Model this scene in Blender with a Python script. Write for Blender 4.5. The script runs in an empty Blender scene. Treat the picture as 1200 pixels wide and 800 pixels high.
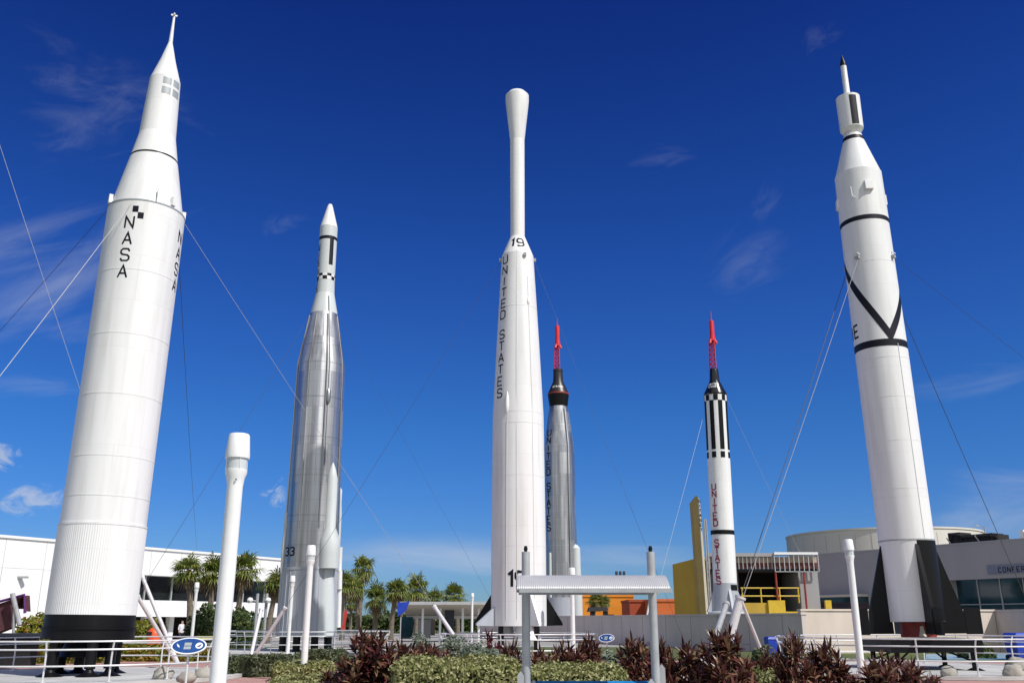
import bpy, math, random
from mathutils import Vector, Matrix, noise

R = math.radians
random.seed(7)
C = bpy.context.scene.collection
SC = bpy.context.scene

# ------------------------------------------------------------------ camera
FPX, PITCH, EYE = 1071.0, R(17.0), 1.6           # focal length in px of a 1200 px wide picture
cam_d = bpy.data.cameras.new("camera")
cam = bpy.data.objects.new("camera", cam_d)
C.objects.link(cam)
cam.location = (0, 0, EYE)
cam.rotation_euler = (R(90) + PITCH, 0, 0)
cam_d.sensor_width = 36.0
cam_d.lens = 36.0 * FPX / 1200.0
cam_d.clip_end = 6000
SC.camera = cam

# ------------------------------------------------------------------ light
SUN_AZ, SUN_EL = 129.0, 50.0                     # azimuth clockwise from +Y
w = bpy.data.worlds.new("World")
SC.world = w
w.use_nodes = True
SKY_STRENGTH = 0.07
sun_d = bpy.data.lights.new("sun", 'SUN')
sun_d.energy = 3.8
sun_d.angle = R(0.53)
sun_d.color = (1.0, 0.965, 0.92)
sun = bpy.data.objects.new("sun", sun_d)
C.objects.link(sun)
sd = Vector((math.sin(R(SUN_AZ)) * math.cos(R(SUN_EL)), math.cos(R(SUN_AZ)) * math.cos(R(SUN_EL)), math.sin(R(SUN_EL))))
sun.rotation_euler = (-sd).to_track_quat('-Z', 'Y').to_euler()
SC.view_settings.view_transform = 'Standard'
SC.view_settings.look = 'None'
SC.view_settings.gamma = 1.0
SC.view_settings.use_curve_mapping = False
SC.view_settings.exposure = 0.25
SC.cycles.max_bounces = 6
SC.cycles.transparent_max_bounces = 8

# ------------------------------------------------------------------ pixel -> place (only used to measure where things stand)
CP, SP = math.cos(PITCH), math.sin(PITCH)
EYEV = Vector((0, 0, EYE))
def ray(x, y):
    a, b = (x - 600) / FPX, (400 - y) / FPX
    return Vector((a, CP - b * SP, SP + b * CP))
def at(x, y, Y):
    d = ray(x, y)
    return EYEV + d * (Y / d.y)
def at_z(x, y, z):
    d = ray(x, y)
    return EYEV + d * ((z - EYE) / d.z)
def depth(p):
    return p.y * CP + (p.z - EYE) * SP
def gxy(x, Y, z=0.0):
    """point at height z and distance Y that shows at picture column x"""
    k = (Y * CP + (z - EYE) * SP) / FPX
    return Vector(((x - 600) * k, Y, z))

# ------------------------------------------------------------------ sky
nt = w.node_tree
nt.nodes.clear()
def N(tree, t, **kw):
    n = tree.nodes.new(t)
    for k, v in kw.items():
        setattr(n, k, v)
    return n
def L(tree, a, b):
    tree.links.new(a, b)
out = N(nt, 'ShaderNodeOutputWorld')
bg = N(nt, 'ShaderNodeBackground')
bg.inputs['Strength'].default_value = SKY_STRENGTH
sky = N(nt, 'ShaderNodeTexSky', sky_type='NISHITA')
sky.sun_disc = False
sky.sun_elevation = R(SUN_EL)
sky.sun_rotation = R(SUN_AZ)
sky.altitude = 0
sky.air_density = 1.0
sky.dust_density = 0.25
sky.ozone_density = 3.0
hs = N(nt, 'ShaderNodeHueSaturation')
hs.inputs['Saturation'].default_value = 1.18
hs.inputs['Value'].default_value = 1.0
L(nt, sky.outputs[0], hs.inputs['Color'])
tc = N(nt, 'ShaderNodeTexCoord')
# the deep polarised blue of the day: the sky's own colour filtered more strongly the higher one looks
sep = N(nt, 'ShaderNodeSeparateXYZ')
L(nt, tc.outputs['Generated'], sep.inputs[0])
tint = N(nt, 'ShaderNodeValToRGB')
TINT = [(0.0, (.21, .345, .586)), (0.067, (.178, .318, .589)), (0.121, (.157, .314, .599)), (0.202, (.139, .321, .599)),
        (0.292, (.131, .288, .6)), (0.380, (.111, .249, .575)), (0.463, (.092, .207, .515)), (0.595, (.063, .134, .43))]
while len(tint.color_ramp.elements) < len(TINT):
    tint.color_ramp.elements.new(.5)
for e_, (p_, c_) in zip(tint.color_ramp.elements, TINT):
    e_.position = p_; e_.color = (*c_, 1)
L(nt, sep.outputs['Z'], tint.inputs[0])
tv = N(nt, 'ShaderNodeVectorMath', operation='MULTIPLY')
L(nt, hs.outputs[0], tv.inputs[0]); L(nt, tint.outputs[0], tv.inputs[1])
tv2 = N(nt, 'ShaderNodeVectorMath', operation='SCALE')
L(nt, tv.outputs[0], tv2.inputs[0]); tv2.inputs['Scale'].default_value = 2.0
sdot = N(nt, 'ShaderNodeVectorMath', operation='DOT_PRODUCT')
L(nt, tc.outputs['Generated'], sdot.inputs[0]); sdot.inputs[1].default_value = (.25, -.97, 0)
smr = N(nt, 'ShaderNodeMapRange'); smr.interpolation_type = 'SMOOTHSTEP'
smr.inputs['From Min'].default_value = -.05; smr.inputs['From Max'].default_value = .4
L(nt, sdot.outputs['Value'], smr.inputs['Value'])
bright = N(nt, 'ShaderNodeMix', data_type='RGBA')          # white added to the unseen sky behind the camera, to lift shade
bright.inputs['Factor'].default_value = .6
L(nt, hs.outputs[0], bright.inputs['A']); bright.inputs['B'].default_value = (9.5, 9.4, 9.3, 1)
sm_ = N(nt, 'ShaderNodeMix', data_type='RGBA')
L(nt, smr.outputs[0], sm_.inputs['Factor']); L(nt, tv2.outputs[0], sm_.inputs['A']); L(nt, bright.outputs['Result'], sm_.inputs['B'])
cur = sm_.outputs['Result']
def cloud(x, y, rx, ry, rot, amount, scale, stretch, thr, soft, col, seed):
    """a patch of cloud in the sky round one compass direction"""
    global cur
    d = ray(x, y).normalized()
    right = Vector((d.y, -d.x, 0)).normalized()
    up = right.cross(d).normalized()
    a = R(rot)
    e1 = right * math.cos(a) + up * math.sin(a)
    e2 = -right * math.sin(a) + up * math.cos(a)
    def dot(v):
        n = N(nt, 'ShaderNodeVectorMath', operation='DOT_PRODUCT')
        L(nt, tc.outputs['Generated'], n.inputs[0])
        n.inputs[1].default_value = v
        return n.outputs['Value']
    ux, uy, uf = dot(e1), dot(e2), dot(d)
    com = N(nt, 'ShaderNodeCombineXYZ')
    L(nt, ux, com.inputs[0]); L(nt, uy, com.inputs[1])
    sc1 = N(nt, 'ShaderNodeVectorMath', operation='MULTIPLY')
    L(nt, com.outputs[0], sc1.inputs[0])
    sc1.inputs[1].default_value = (FPX / rx, FPX / ry, 0)
    ln = N(nt, 'ShaderNodeVectorMath', operation='LENGTH')
    L(nt, sc1.outputs[0], ln.inputs[0])
    sc2 = N(nt, 'ShaderNodeVectorMath', operation='MULTIPLY_ADD')
    L(nt, com.outputs[0], sc2.inputs[0])
    sc2.inputs[1].default_value = (scale / stretch, scale, 1)
    sc2.inputs[2].default_value = (seed * 3.1, seed * 1.7, seed)
    no = N(nt, 'ShaderNodeTexNoise')
    no.inputs['Scale'].default_value = 1.0
    no.inputs['Detail'].default_value = 7
    no.inputs['Roughness'].default_value = 0.6
    no.inputs['Distortion'].default_value = 1.1
    L(nt, sc2.outputs[0], no.inputs['Vector'])
    # density = noise + (1 - distance) falloff
    fall = N(nt, 'ShaderNodeMapRange')
    fall.interpolation_type = 'SMOOTHSTEP'
    fall.inputs['From Min'].default_value = 1.0; fall.inputs['From Max'].default_value = 0.0
    fall.inputs['To Min'].default_value = -.75; fall.inputs['To Max'].default_value = .22
    L(nt, ln.outputs['Value'], fall.inputs['Value'])
    add = N(nt, 'ShaderNodeMath', operation='ADD')
    gain = N(nt, 'ShaderNodeMath', operation='MULTIPLY_ADD')
    L(nt, no.outputs[0], gain.inputs[0]); gain.inputs[1].default_value = 2.3; gain.inputs[2].default_value = -.65
    L(nt, gain.outputs[0], add.inputs[0]); L(nt, fall.outputs[0], add.inputs[1])
    mr = N(nt, 'ShaderNodeMapRange')
    mr.interpolation_type = 'SMOOTHSTEP'
    mr.inputs['From Min'].default_value = thr; mr.inputs['From Max'].default_value = thr + soft
    mr.inputs['To Max'].default_value = amount
    L(nt, add.outputs[0], mr.inputs['Value'])
    ft = N(nt, 'ShaderNodeMath', operation='GREATER_THAN')
    L(nt, uf, ft.inputs[0]); ft.inputs[1].default_value = 0.2
    mu = N(nt, 'ShaderNodeMath', operation='MULTIPLY')
    L(nt, mr.outputs[0], mu.inputs[0]); L(nt, ft.outputs[0], mu.inputs[1])
    msk = N(nt, 'ShaderNodeMapRange'); msk.interpolation_type = 'SMOOTHSTEP'
    msk.inputs['From Min'].default_value = 1.0; msk.inputs['From Max'].default_value = .25
    L(nt, ln.outputs['Value'], msk.inputs['Value'])
    mu2 = N(nt, 'ShaderNodeMath', operation='MULTIPLY')
    L(nt, mu.outputs[0], mu2.inputs[0]); L(nt, msk.outputs[0], mu2.inputs[1])
    mx = N(nt, 'ShaderNodeMix', data_type='RGBA')
    L(nt, mu2.outputs[0], mx.inputs['Factor'])
    L(nt, cur, mx.inputs['A'])
    mx.inputs['B'].default_value = (*col, 1)
    cur = mx.outputs['Result']
CW = (6.6, 7.2, 8.3)
cloud(10, 325, 260, 150, 26, .46, 9, 2.2, .25, 1.2, CW, 1)
cloud(20, 290, 300, 70, 24, .22, 26, 6.0, .25, 1.2, CW, 15)
cloud(120, 90, 190, 80, -8, .22, 18, 2.6, .30, 1.2, CW, 2)
cloud(100, 125, 150, 120, 20, .13, 30, 2.5, .3, 1.2, CW, 16)
cloud(878, 303, 120, 66, 26, .13, 26, 2.4, .3, 1.1, CW, 3)
cloud(775, 184, 100, 38, 4, .09, 50, 3.0, .3, 1.1, CW, 4)
cloud(900, 235, 60, 40, 50, .08, 50, 3.0, .3, 1.1, CW, 17)
cloud(-6, 533, 50, 34, 0, .62, 60, 1.3, .38, .6, CW, 5)
cloud(28, 588, 92, 38, 8, .62, 52, 1.6, .38, .6, CW, 6)
cloud(326, 577, 44, 34, 0, .5, 70, 1.3, .38, .6, CW, 7)
cloud(500, 658, 300, 44, -1, .46, 18, 9.0, -.1, 1.2, CW, 8)
cloud(740, 652, 200, 40, -3, .42, 24, 9.0, .1, 1.2, CW, 9)
cloud(1185, 600, 200, 100, 4, .45, 14, 4.0, .2, 1.2, CW, 10)
cloud(330, 262, 54, 28, 20, .12, 60, 2.5, .3, 1.1, CW, 11)
cloud(960, 40, 44, 40, 40, .07, 60, 1.8, .3, 1.1, CW, 12)
cloud(40, 452, 150, 26, 3, .18, 40, 5.0, .3, 1.1, CW, 13)
cloud(1130, 450, 170, 38, 3, .15, 36, 5.0, .3, 1.1, CW, 14)
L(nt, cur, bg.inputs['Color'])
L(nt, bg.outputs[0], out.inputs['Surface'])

# ------------------------------------------------------------------ materials
M = {}
def mat(name, col, rough=.5, metal=0.0, var=0.12, vscale=3.0, vstretch=(1, 1, 1), bump=0.0, bscale=20.0, spec=0.5, col2=None, coords='Object', coat=0.0, detail=6):
    m = bpy.data.materials.new(name)
    m.use_nodes = True
    t = m.node_tree
    b = t.nodes['Principled BSDF']
    b.inputs['Roughness'].default_value = rough
    b.inputs['Metallic'].default_value = metal
    b.inputs['Specular IOR Level'].default_value = spec
    b.inputs['Coat Weight'].default_value = coat
    c = N(t, 'ShaderNodeTexCoord')
    mp = N(t, 'ShaderNodeMapping')
    mp.inputs['Scale'].default_value = vstretch
    L(t, c.outputs[coords], mp.inputs[0])
    no = N(t, 'ShaderNodeTexNoise')
    no.inputs['Scale'].default_value = vscale
    no.inputs['Detail'].default_value = detail
    no.inputs['Roughness'].default_value = .62
    L(t, mp.outputs[0], no.inputs['Vector'])
    rp = N(t, 'ShaderNodeValToRGB')
    rp.color_ramp.elements[0].position = .3; rp.color_ramp.elements[1].position = .7
    c2 = col2 or tuple(min(1, v * (1 + var)) for v in col)
    c1 = col if col2 else tuple(v * (1 - var) for v in col)
    rp.color_ramp.elements[0].color = (*c1, 1)
    rp.color_ramp.elements[1].color = (*c2, 1)
    L(t, no.outputs[0], rp.inputs[0])
    L(t, rp.outputs[0], b.inputs['Base Color'])
    if bump:
        n2 = N(t, 'ShaderNodeTexNoise')
        n2.inputs['Scale'].default_value = bscale
        n2.inputs['Detail'].default_value = 4
        L(t, mp.outputs[0], n2.inputs['Vector'])
        bp = N(t, 'ShaderNodeBump')
        bp.inputs['Strength'].default_value = bump
        bp.inputs['Distance'].default_value = .02
        L(t, n2.outputs[0], bp.inputs['Height'])
        L(t, bp.outputs[0], b.inputs['Normal'])
    M[name] = m
    return m

def leafmat(name, cols, trans=.25, rough=.5):
    """one colour per leaf, picked at random between the given colours"""
    m = bpy.data.materials.new(name)
    m.use_nodes = True
    t = m.node_tree
    b = t.nodes['Principled BSDF']
    b.inputs['Roughness'].default_value = rough
    b.inputs['Specular IOR Level'].default_value = .4
    g = N(t, 'ShaderNodeNewGeometry')
    rp = N(t, 'ShaderNodeValToRGB')
    els = rp.color_ramp.elements
    while len(els) < len(cols):
        els.new(.5)
    for i, cc in enumerate(cols):
        els[i].position = i / (len(cols) - 1)
        els[i].color = (*cc, 1)
    L(t, g.outputs['Random Per Island'], rp.inputs[0])
    L(t, rp.outputs[0], b.inputs['Base Color'])
    tr = N(t, 'ShaderNodeBsdfTranslucent')
    L(t, rp.outputs[0], tr.inputs['Color'])
    mx = N(t, 'ShaderNodeMixShader')
    mx.inputs[0].default_value = trans
    L(t, b.outputs[0], mx.inputs[1]); L(t, tr.outputs[0], mx.inputs[2])
    L(t, mx.outputs[0], t.nodes['Material Output'].inputs['Surface'])
    M[name] = m
    return m

def panels(t, obj_out, height, count, off):
    """sheet metal plates round a cylinder: a random value per plate and a thin line where plates meet"""
    sp = N(t, 'ShaderNodeSeparateXYZ'); L(t, obj_out, sp.inputs[0])
    def m(op, a, b=None):
        n = N(t, 'ShaderNodeMath', operation=op)
        for i, v in enumerate((a, b)):
            if v is None: continue
            if isinstance(v, (int, float)): n.inputs[i].default_value = v
            else: L(t, v, n.inputs[i])
        return n.outputs[0]
    an = m('ARCTAN2', sp.outputs['X'], sp.outputs['Y'])
    zz = m('MULTIPLY_ADD', sp.outputs['Z'], 1 / height); t.nodes[-1].inputs[2].default_value = off
    row = m('FLOOR', zz)
    aa = m('ADD', m('MULTIPLY', an, count / (2 * math.pi)), m('MULTIPLY', row, .5))
    col = m('FLOOR', aa)
    cb = N(t, 'ShaderNodeCombineXYZ'); L(t, row, cb.inputs[0]); L(t, col, cb.inputs[1])
    wn = N(t, 'ShaderNodeTexWhiteNoise', noise_dimensions='2D'); L(t, cb.outputs[0], wn.inputs['Vector'])
    fz = m('LESS_THAN', m('FRACT', zz), .018 / height)
    fa = m('LESS_THAN', m('FRACT', aa), .003 * count)
    line = m('MAXIMUM', fz, fa)
    return wn.outputs['Value'], line
def weather(name, col, streak, rough=.38, seams=None, coat=0.0):
    """painted metal: faint plate to plate differences, rain streaks running down and small stains"""
    m = bpy.data.materials.new(name)
    m.use_nodes = True
    t = m.node_tree
    b = t.nodes['Principled BSDF']
    b.inputs['Coat Weight'].default_value = coat
    c = N(t, 'ShaderNodeTexCoord')
    def noise_(scale, detail, s=(1, 1, 1)):
        mp = N(t, 'ShaderNodeMapping'); mp.inputs['Scale'].default_value = s
        L(t, c.outputs['Object'], mp.inputs[0])
        n = N(t, 'ShaderNodeTexNoise'); n.inputs['Scale'].default_value = scale; n.inputs['Detail'].default_value = detail
        L(t, mp.outputs[0], n.inputs['Vector'])
        return n.outputs[0]
    n1 = noise_(3.2, 6, (1, 1, .07))
    n2 = noise_(.8, 5)
    mr = N(t, 'ShaderNodeMapRange')
    mr.inputs['From Min'].default_value = .47; mr.inputs['From Max'].default_value = .74
    L(t, n1, mr.inputs['Value'])
    mul = N(t, 'ShaderNodeMath', operation='MULTIPLY')
    L(t, mr.outputs[0], mul.inputs[0]); L(t, n2, mul.inputs[1])
    mx = N(t, 'ShaderNodeMix', data_type='RGBA')
    L(t, mul.outputs[0], mx.inputs['Factor'])
    mx.inputs['A'].default_value = (*col, 1)
    mx.inputs['B'].default_value = (*streak, 1)
    pv, pl = panels(t, c.outputs['Object'], 1.55, 5, .37)
    pm = N(t, 'ShaderNodeMapRange'); pm.inputs['To Min'].default_value = .972; pm.inputs['To Max'].default_value = 1.0
    L(t, pv, pm.inputs['Value'])
    lm = N(t, 'ShaderNodeMath', operation='MULTIPLY_ADD'); L(t, pl, lm.inputs[0]); lm.inputs[1].default_value = -.075; lm.inputs[2].default_value = 1.0
    pmm = N(t, 'ShaderNodeMath', operation='MULTIPLY'); L(t, pm.outputs[0], pmm.inputs[0]); L(t, lm.outputs[0], pmm.inputs[1])
    vs_ = N(t, 'ShaderNodeVectorMath', operation='SCALE'); L(t, mx.outputs['Result'], vs_.inputs[0]); L(t, pmm.outputs[0], vs_.inputs['Scale'])
    L(t, vs_.outputs[0], b.inputs['Base Color'])
    r2 = N(t, 'ShaderNodeMapRange')
    r2.inputs['To Min'].default_value = rough - .08; r2.inputs['To Max'].default_value = rough + .15
    L(t, n2, r2.inputs['Value'])
    L(t, r2.outputs[0], b.inputs['Roughness'])
    n3 = noise_(1.1, 3, (1, 1, .5))
    bp = N(t, 'ShaderNodeBump'); bp.inputs['Strength'].default_value = .12; bp.inputs['Distance'].default_value = .05
    L(t, n3, bp.inputs['Height'])
    L(t, bp.outputs[0], b.inputs['Normal'])
    M[name] = m
    return m

def steel(name, base, rough):
    """thin stainless skin, rippled lengthwise, with vertical bands of slightly different polish and level weld lines"""
    m = bpy.data.materials.new(name)
    m.use_nodes = True
    t = m.node_tree
    b = t.nodes['Principled BSDF']
    b.inputs['Metallic'].default_value = .9
    c = N(t, 'ShaderNodeTexCoord')
    mp = N(t, 'ShaderNodeMapping'); mp.inputs['Scale'].default_value = (1, 1, .025)
    L(t, c.outputs['Object'], mp.inputs[0])
    n1 = N(t, 'ShaderNodeTexNoise'); n1.inputs['Scale'].default_value = 3.4; n1.inputs['Detail'].default_value = 5
    L(t, mp.outputs[0], n1.inputs['Vector'])
    rp = N(t, 'ShaderNodeValToRGB')
    rp.color_ramp.elements[0].position = .34; rp.color_ramp.elements[1].position = .66
    rp.color_ramp.elements[0].color = (*(v * .62 for v in base), 1)
    rp.color_ramp.elements[1].color = (*(min(1, v * 1.18) for v in base), 1)
    L(t, n1.outputs[0], rp.inputs[0])
    wv = N(t, 'ShaderNodeTexWave', wave_type='BANDS', bands_direction='Z')
    wv.inputs['Scale'].default_value = .38
    L(t, c.outputs['Object'], wv.inputs['Vector'])
    mr = N(t, 'ShaderNodeMapRange'); mr.inputs['From Min'].default_value = .985; mr.inputs['To Max'].default_value = .16
    L(t, wv.outputs['Fac'], mr.inputs['Value'])
    mx = N(t, 'ShaderNodeMix', data_type='RGBA')
    L(t, mr.outputs[0], mx.inputs['Factor'])
    L(t, rp.outputs[0], mx.inputs['A'])
    mx.inputs['B'].default_value = (.2, .21, .22, 1)
    pv, pl = panels(t, c.outputs['Object'], 2.1, 14, .2)
    pm = N(t, 'ShaderNodeMapRange'); pm.inputs['To Min'].default_value = .84; pm.inputs['To Max'].default_value = 1.0
    L(t, pv, pm.inputs['Value'])
    lm = N(t, 'ShaderNodeMath', operation='MULTIPLY_ADD'); L(t, pl, lm.inputs[0]); lm.inputs[1].default_value = -.3; lm.inputs[2].default_value = 1.0
    pmm = N(t, 'ShaderNodeMath', operation='MULTIPLY'); L(t, pm.outputs[0], pmm.inputs[0]); L(t, lm.outputs[0], pmm.inputs[1])
    vs_ = N(t, 'ShaderNodeVectorMath', operation='SCALE'); L(t, mx.outputs['Result'], vs_.inputs[0]); L(t, pmm.outputs[0], vs_.inputs['Scale'])
    L(t, vs_.outputs[0], b.inputs['Base Color'])
    r2 = N(t, 'ShaderNodeMapRange'); r2.inputs['To Min'].default_value = rough - .1; r2.inputs['To Max'].default_value = rough + .12
    L(t, pv, r2.inputs['Value'])
    L(t, r2.outputs[0], b.inputs['Roughness'])
    mp2 = N(t, 'ShaderNodeMapping'); mp2.inputs['Scale'].default_value = (1, 1, .12)
    L(t, c.outputs['Object'], mp2.inputs[0])
    n2 = N(t, 'ShaderNodeTexNoise'); n2.inputs['Scale'].default_value = 2.2; n2.inputs['Detail'].default_value = 3
    L(t, mp2.outputs[0], n2.inputs['Vector'])
    bp = N(t, 'ShaderNodeBump'); bp.inputs['Strength'].default_value = .22; bp.inputs['Distance'].default_value = .06
    L(t, n2.outputs[0], bp.inputs['Height'])
    L(t, bp.outputs[0], b.inputs['Normal'])
    M[name] = m
    return m

weather('white_paint', (.79, .79, .79), (.58, .565, .54), .36)
weather('white_matt', (.78, .78, .78), (.66, .65, .63), .48)
weather('pale_grey_paint', (.58, .615, .62), (.48, .51, .51), .4)
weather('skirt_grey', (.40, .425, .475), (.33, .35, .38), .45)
weather('black_paint', (.004, .004, .005), (.010, .010, .011), .42)
M['black_paint'].node_tree.nodes['Principled BSDF'].inputs['Specular IOR Level'].default_value = .22
steel('steel_skin', (.60, .60, .61), .40)
steel('steel_skin_fine', (.50, .505, .52), .40)
mat('capsule_black', (.006, .006, .007), .22, var=.2, coat=.4)
mat('capsule_brown', (.022, .017, .016), .4, var=.25)
mat('navy_marking', (.006, .006, .014), .5, var=.2, spec=.25)
mat('red_lettering', (.30, .022, .05), .5, var=.15)
mat('red_paint', (.62, .016, .03), .45, var=.15)
mat('dull_red', (.26, .03, .022), .6, var=.3, vscale=2)
mat('window_grey', (.33, .36, .38), .4, var=.1)
mat('light_pole_white', (.80, .80, .80), .4, var=.05, vscale=4)
mat('lamp_glass', (.55, .58, .6), .08, var=.1)
mat('lamp_inside', (.25, .25, .26), .4, var=.2)
mat('grey_steel', (.38, .39, .40), .45, metal=.2, var=.12, vscale=6)
mat('roof_sheet', (.52, .52, .53), .42, metal=.3, var=.08, vscale=2)
mat('rail_steel', (.66, .66, .67), .38, metal=.12, var=.08, vscale=8)
mat('wire_bright', (.46, .45, .43), .5, metal=.3, var=.1)
mat('wire_dark', (.07, .07, .08), .5, metal=.3, var=.1)
mat('sign_blue', (.012, .06, .22), .35, var=.25, vscale=6)
mat('sign_white', (.78, .79, .8), .4, var=.04)
mat('panel_blue', (.012, .20, .48), .35, var=.3, vscale=8)
mat('bin_blue', (.012, .05, .42), .5, var=.15)
mat('building_white', (.82, .82, .82), .7, var=.03, vscale=.3, vstretch=(1, 1, .2))
mat('glass_dark', (.012, .014, .016), .06, var=.3, vscale=.5)
mat('glass_teal', (.012, .045, .06), .05, var=.4, vscale=.35)
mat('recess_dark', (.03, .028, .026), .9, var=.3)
mat('frame_grey', (.35, .36, .37), .5, var=.08)
mat('concrete_wall', (.60, .53, .50), .85, var=.10, vscale=.8, vstretch=(1, 1, .35), bump=.25, bscale=14)
mat('concrete_pale', (.66, .57, .50), .85, var=.08, vscale=.8, vstretch=(1, 1, .35), bump=.2, bscale=14)
mat('sign_slate', (.17, .185, .24), .5, var=.08)
mat('facade_grey', (.33, .32, .325), .8, var=.06, vscale=.35, vstretch=(1, 1, .25), bump=.15, bscale=6)
mat('drum_cream', (.62, .59, .53), .8, var=.06, vscale=.2, vstretch=(1, 1, .25))
mat('pylon_tan', (.40, .29, .09), .75, var=.12, vscale=.9)
mat('mustard', (.47, .31, .04), .75, var=.12, vscale=.9, vstretch=(1, 1, .3))
mat('pylon_pale', (.50, .45, .33), .7, var=.08)
mat('yellow_paint', (.62, .42, .03), .5, var=.12)
mat('orange_wall', (.72, .25, .015), .75, var=.1, vscale=.5)
mat('terracotta', (.36, .065, .022), .8, var=.12, vscale=.5)
mat('rust_orange', (.55, .13, .03), .8, var=.1, vscale=.5)
mat('orange_plastic', (.72, .09, .015), .45, var=.08)
mat('bench_yellow', (.72, .66, .08), .5, var=.08)
mat('banner_brown', (.10, .035, .045), .8, var=.5, vscale=3)
mat('banner_purple', (.10, .02, .16), .8, var=.2)
mat('banner_red', (.55, .04, .04), .7, var=.2)
mat('canopy_beige', (.55, .50, .42), .7, var=.06)
mat('awning_black', (.012, .012, .014), .8, var=.3)
mat('display_red', (.34, .24, .19), .6, col2=(.55, .46, .36), vscale=1.5)
mat('display_dark', (.03, .012, .014), .6, col2=(.22, .06, .05), vscale=2.5)
mat('column_blue', (.02, .025, .04), .5, var=.2)
mat('bark', (.16, .13, .10), .95, var=.4, vscale=5, bump=.8, bscale=12)
mat('twig', (.035, .028, .02), .95, var=.3)
mat('boulder', (.33, .31, .27), .9, var=.25, vscale=2.5, bump=.6, bscale=9)
mat('skin', (.42, .25, .18), .6, var=.05)
mat('shirt_white', (.72, .70, .76), .8, var=.05)
mat('cloth_dark', (.03, .03, .05), .9, var=.2)
mat('hair_dark', (.03, .02, .015), .8, var=.2)
leafmat('leaf_maroon', [(.020, .005, .007), (.055, .011, .014), (.11, .025, .024), (.17, .06, .042), (.30, .17, .10), (.13, .085, .04), (.07, .016, .016)], .22, .34)
leafmat('leaf_crimson', [(.06, .008, .014), (.12, .015, .022), (.18, .03, .03), (.07, .02, .016)], .25, .38)
leafmat('leaf_variegated', [(.15, .18, .05), (.24, .26, .085), (.33, .33, .14), (.44, .42, .21), (.20, .23, .07)], .25)
leafmat('leaf_silver', [(.12, .16, .11), (.18, .22, .16), (.24, .28, .21), (.15, .19, .14)], .2)
leafmat('leaf_green', [(.03, .06, .012), (.05, .09, .02), (.08, .12, .03), (.11, .13, .04)], .25)
leafmat('leaf_olive', [(.05, .07, .03), (.09, .11, .05), (.12, .14, .07), (.15, .16, .09)], .25)
leafmat('leaf_croton', [(.10, .13, .015), (.22, .24, .02), (.32, .30, .03), (.08, .12, .02), (.40, .16, .02)], .25)
leafmat('frond', [(.06, .10, .018), (.11, .16, .03), (.19, .22, .04), (.30, .29, .08)], .35)
leafmat('frond_dry', [(.16, .11, .06), (.24, .18, .10), (.12, .09, .05)], .15, .8)

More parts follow.
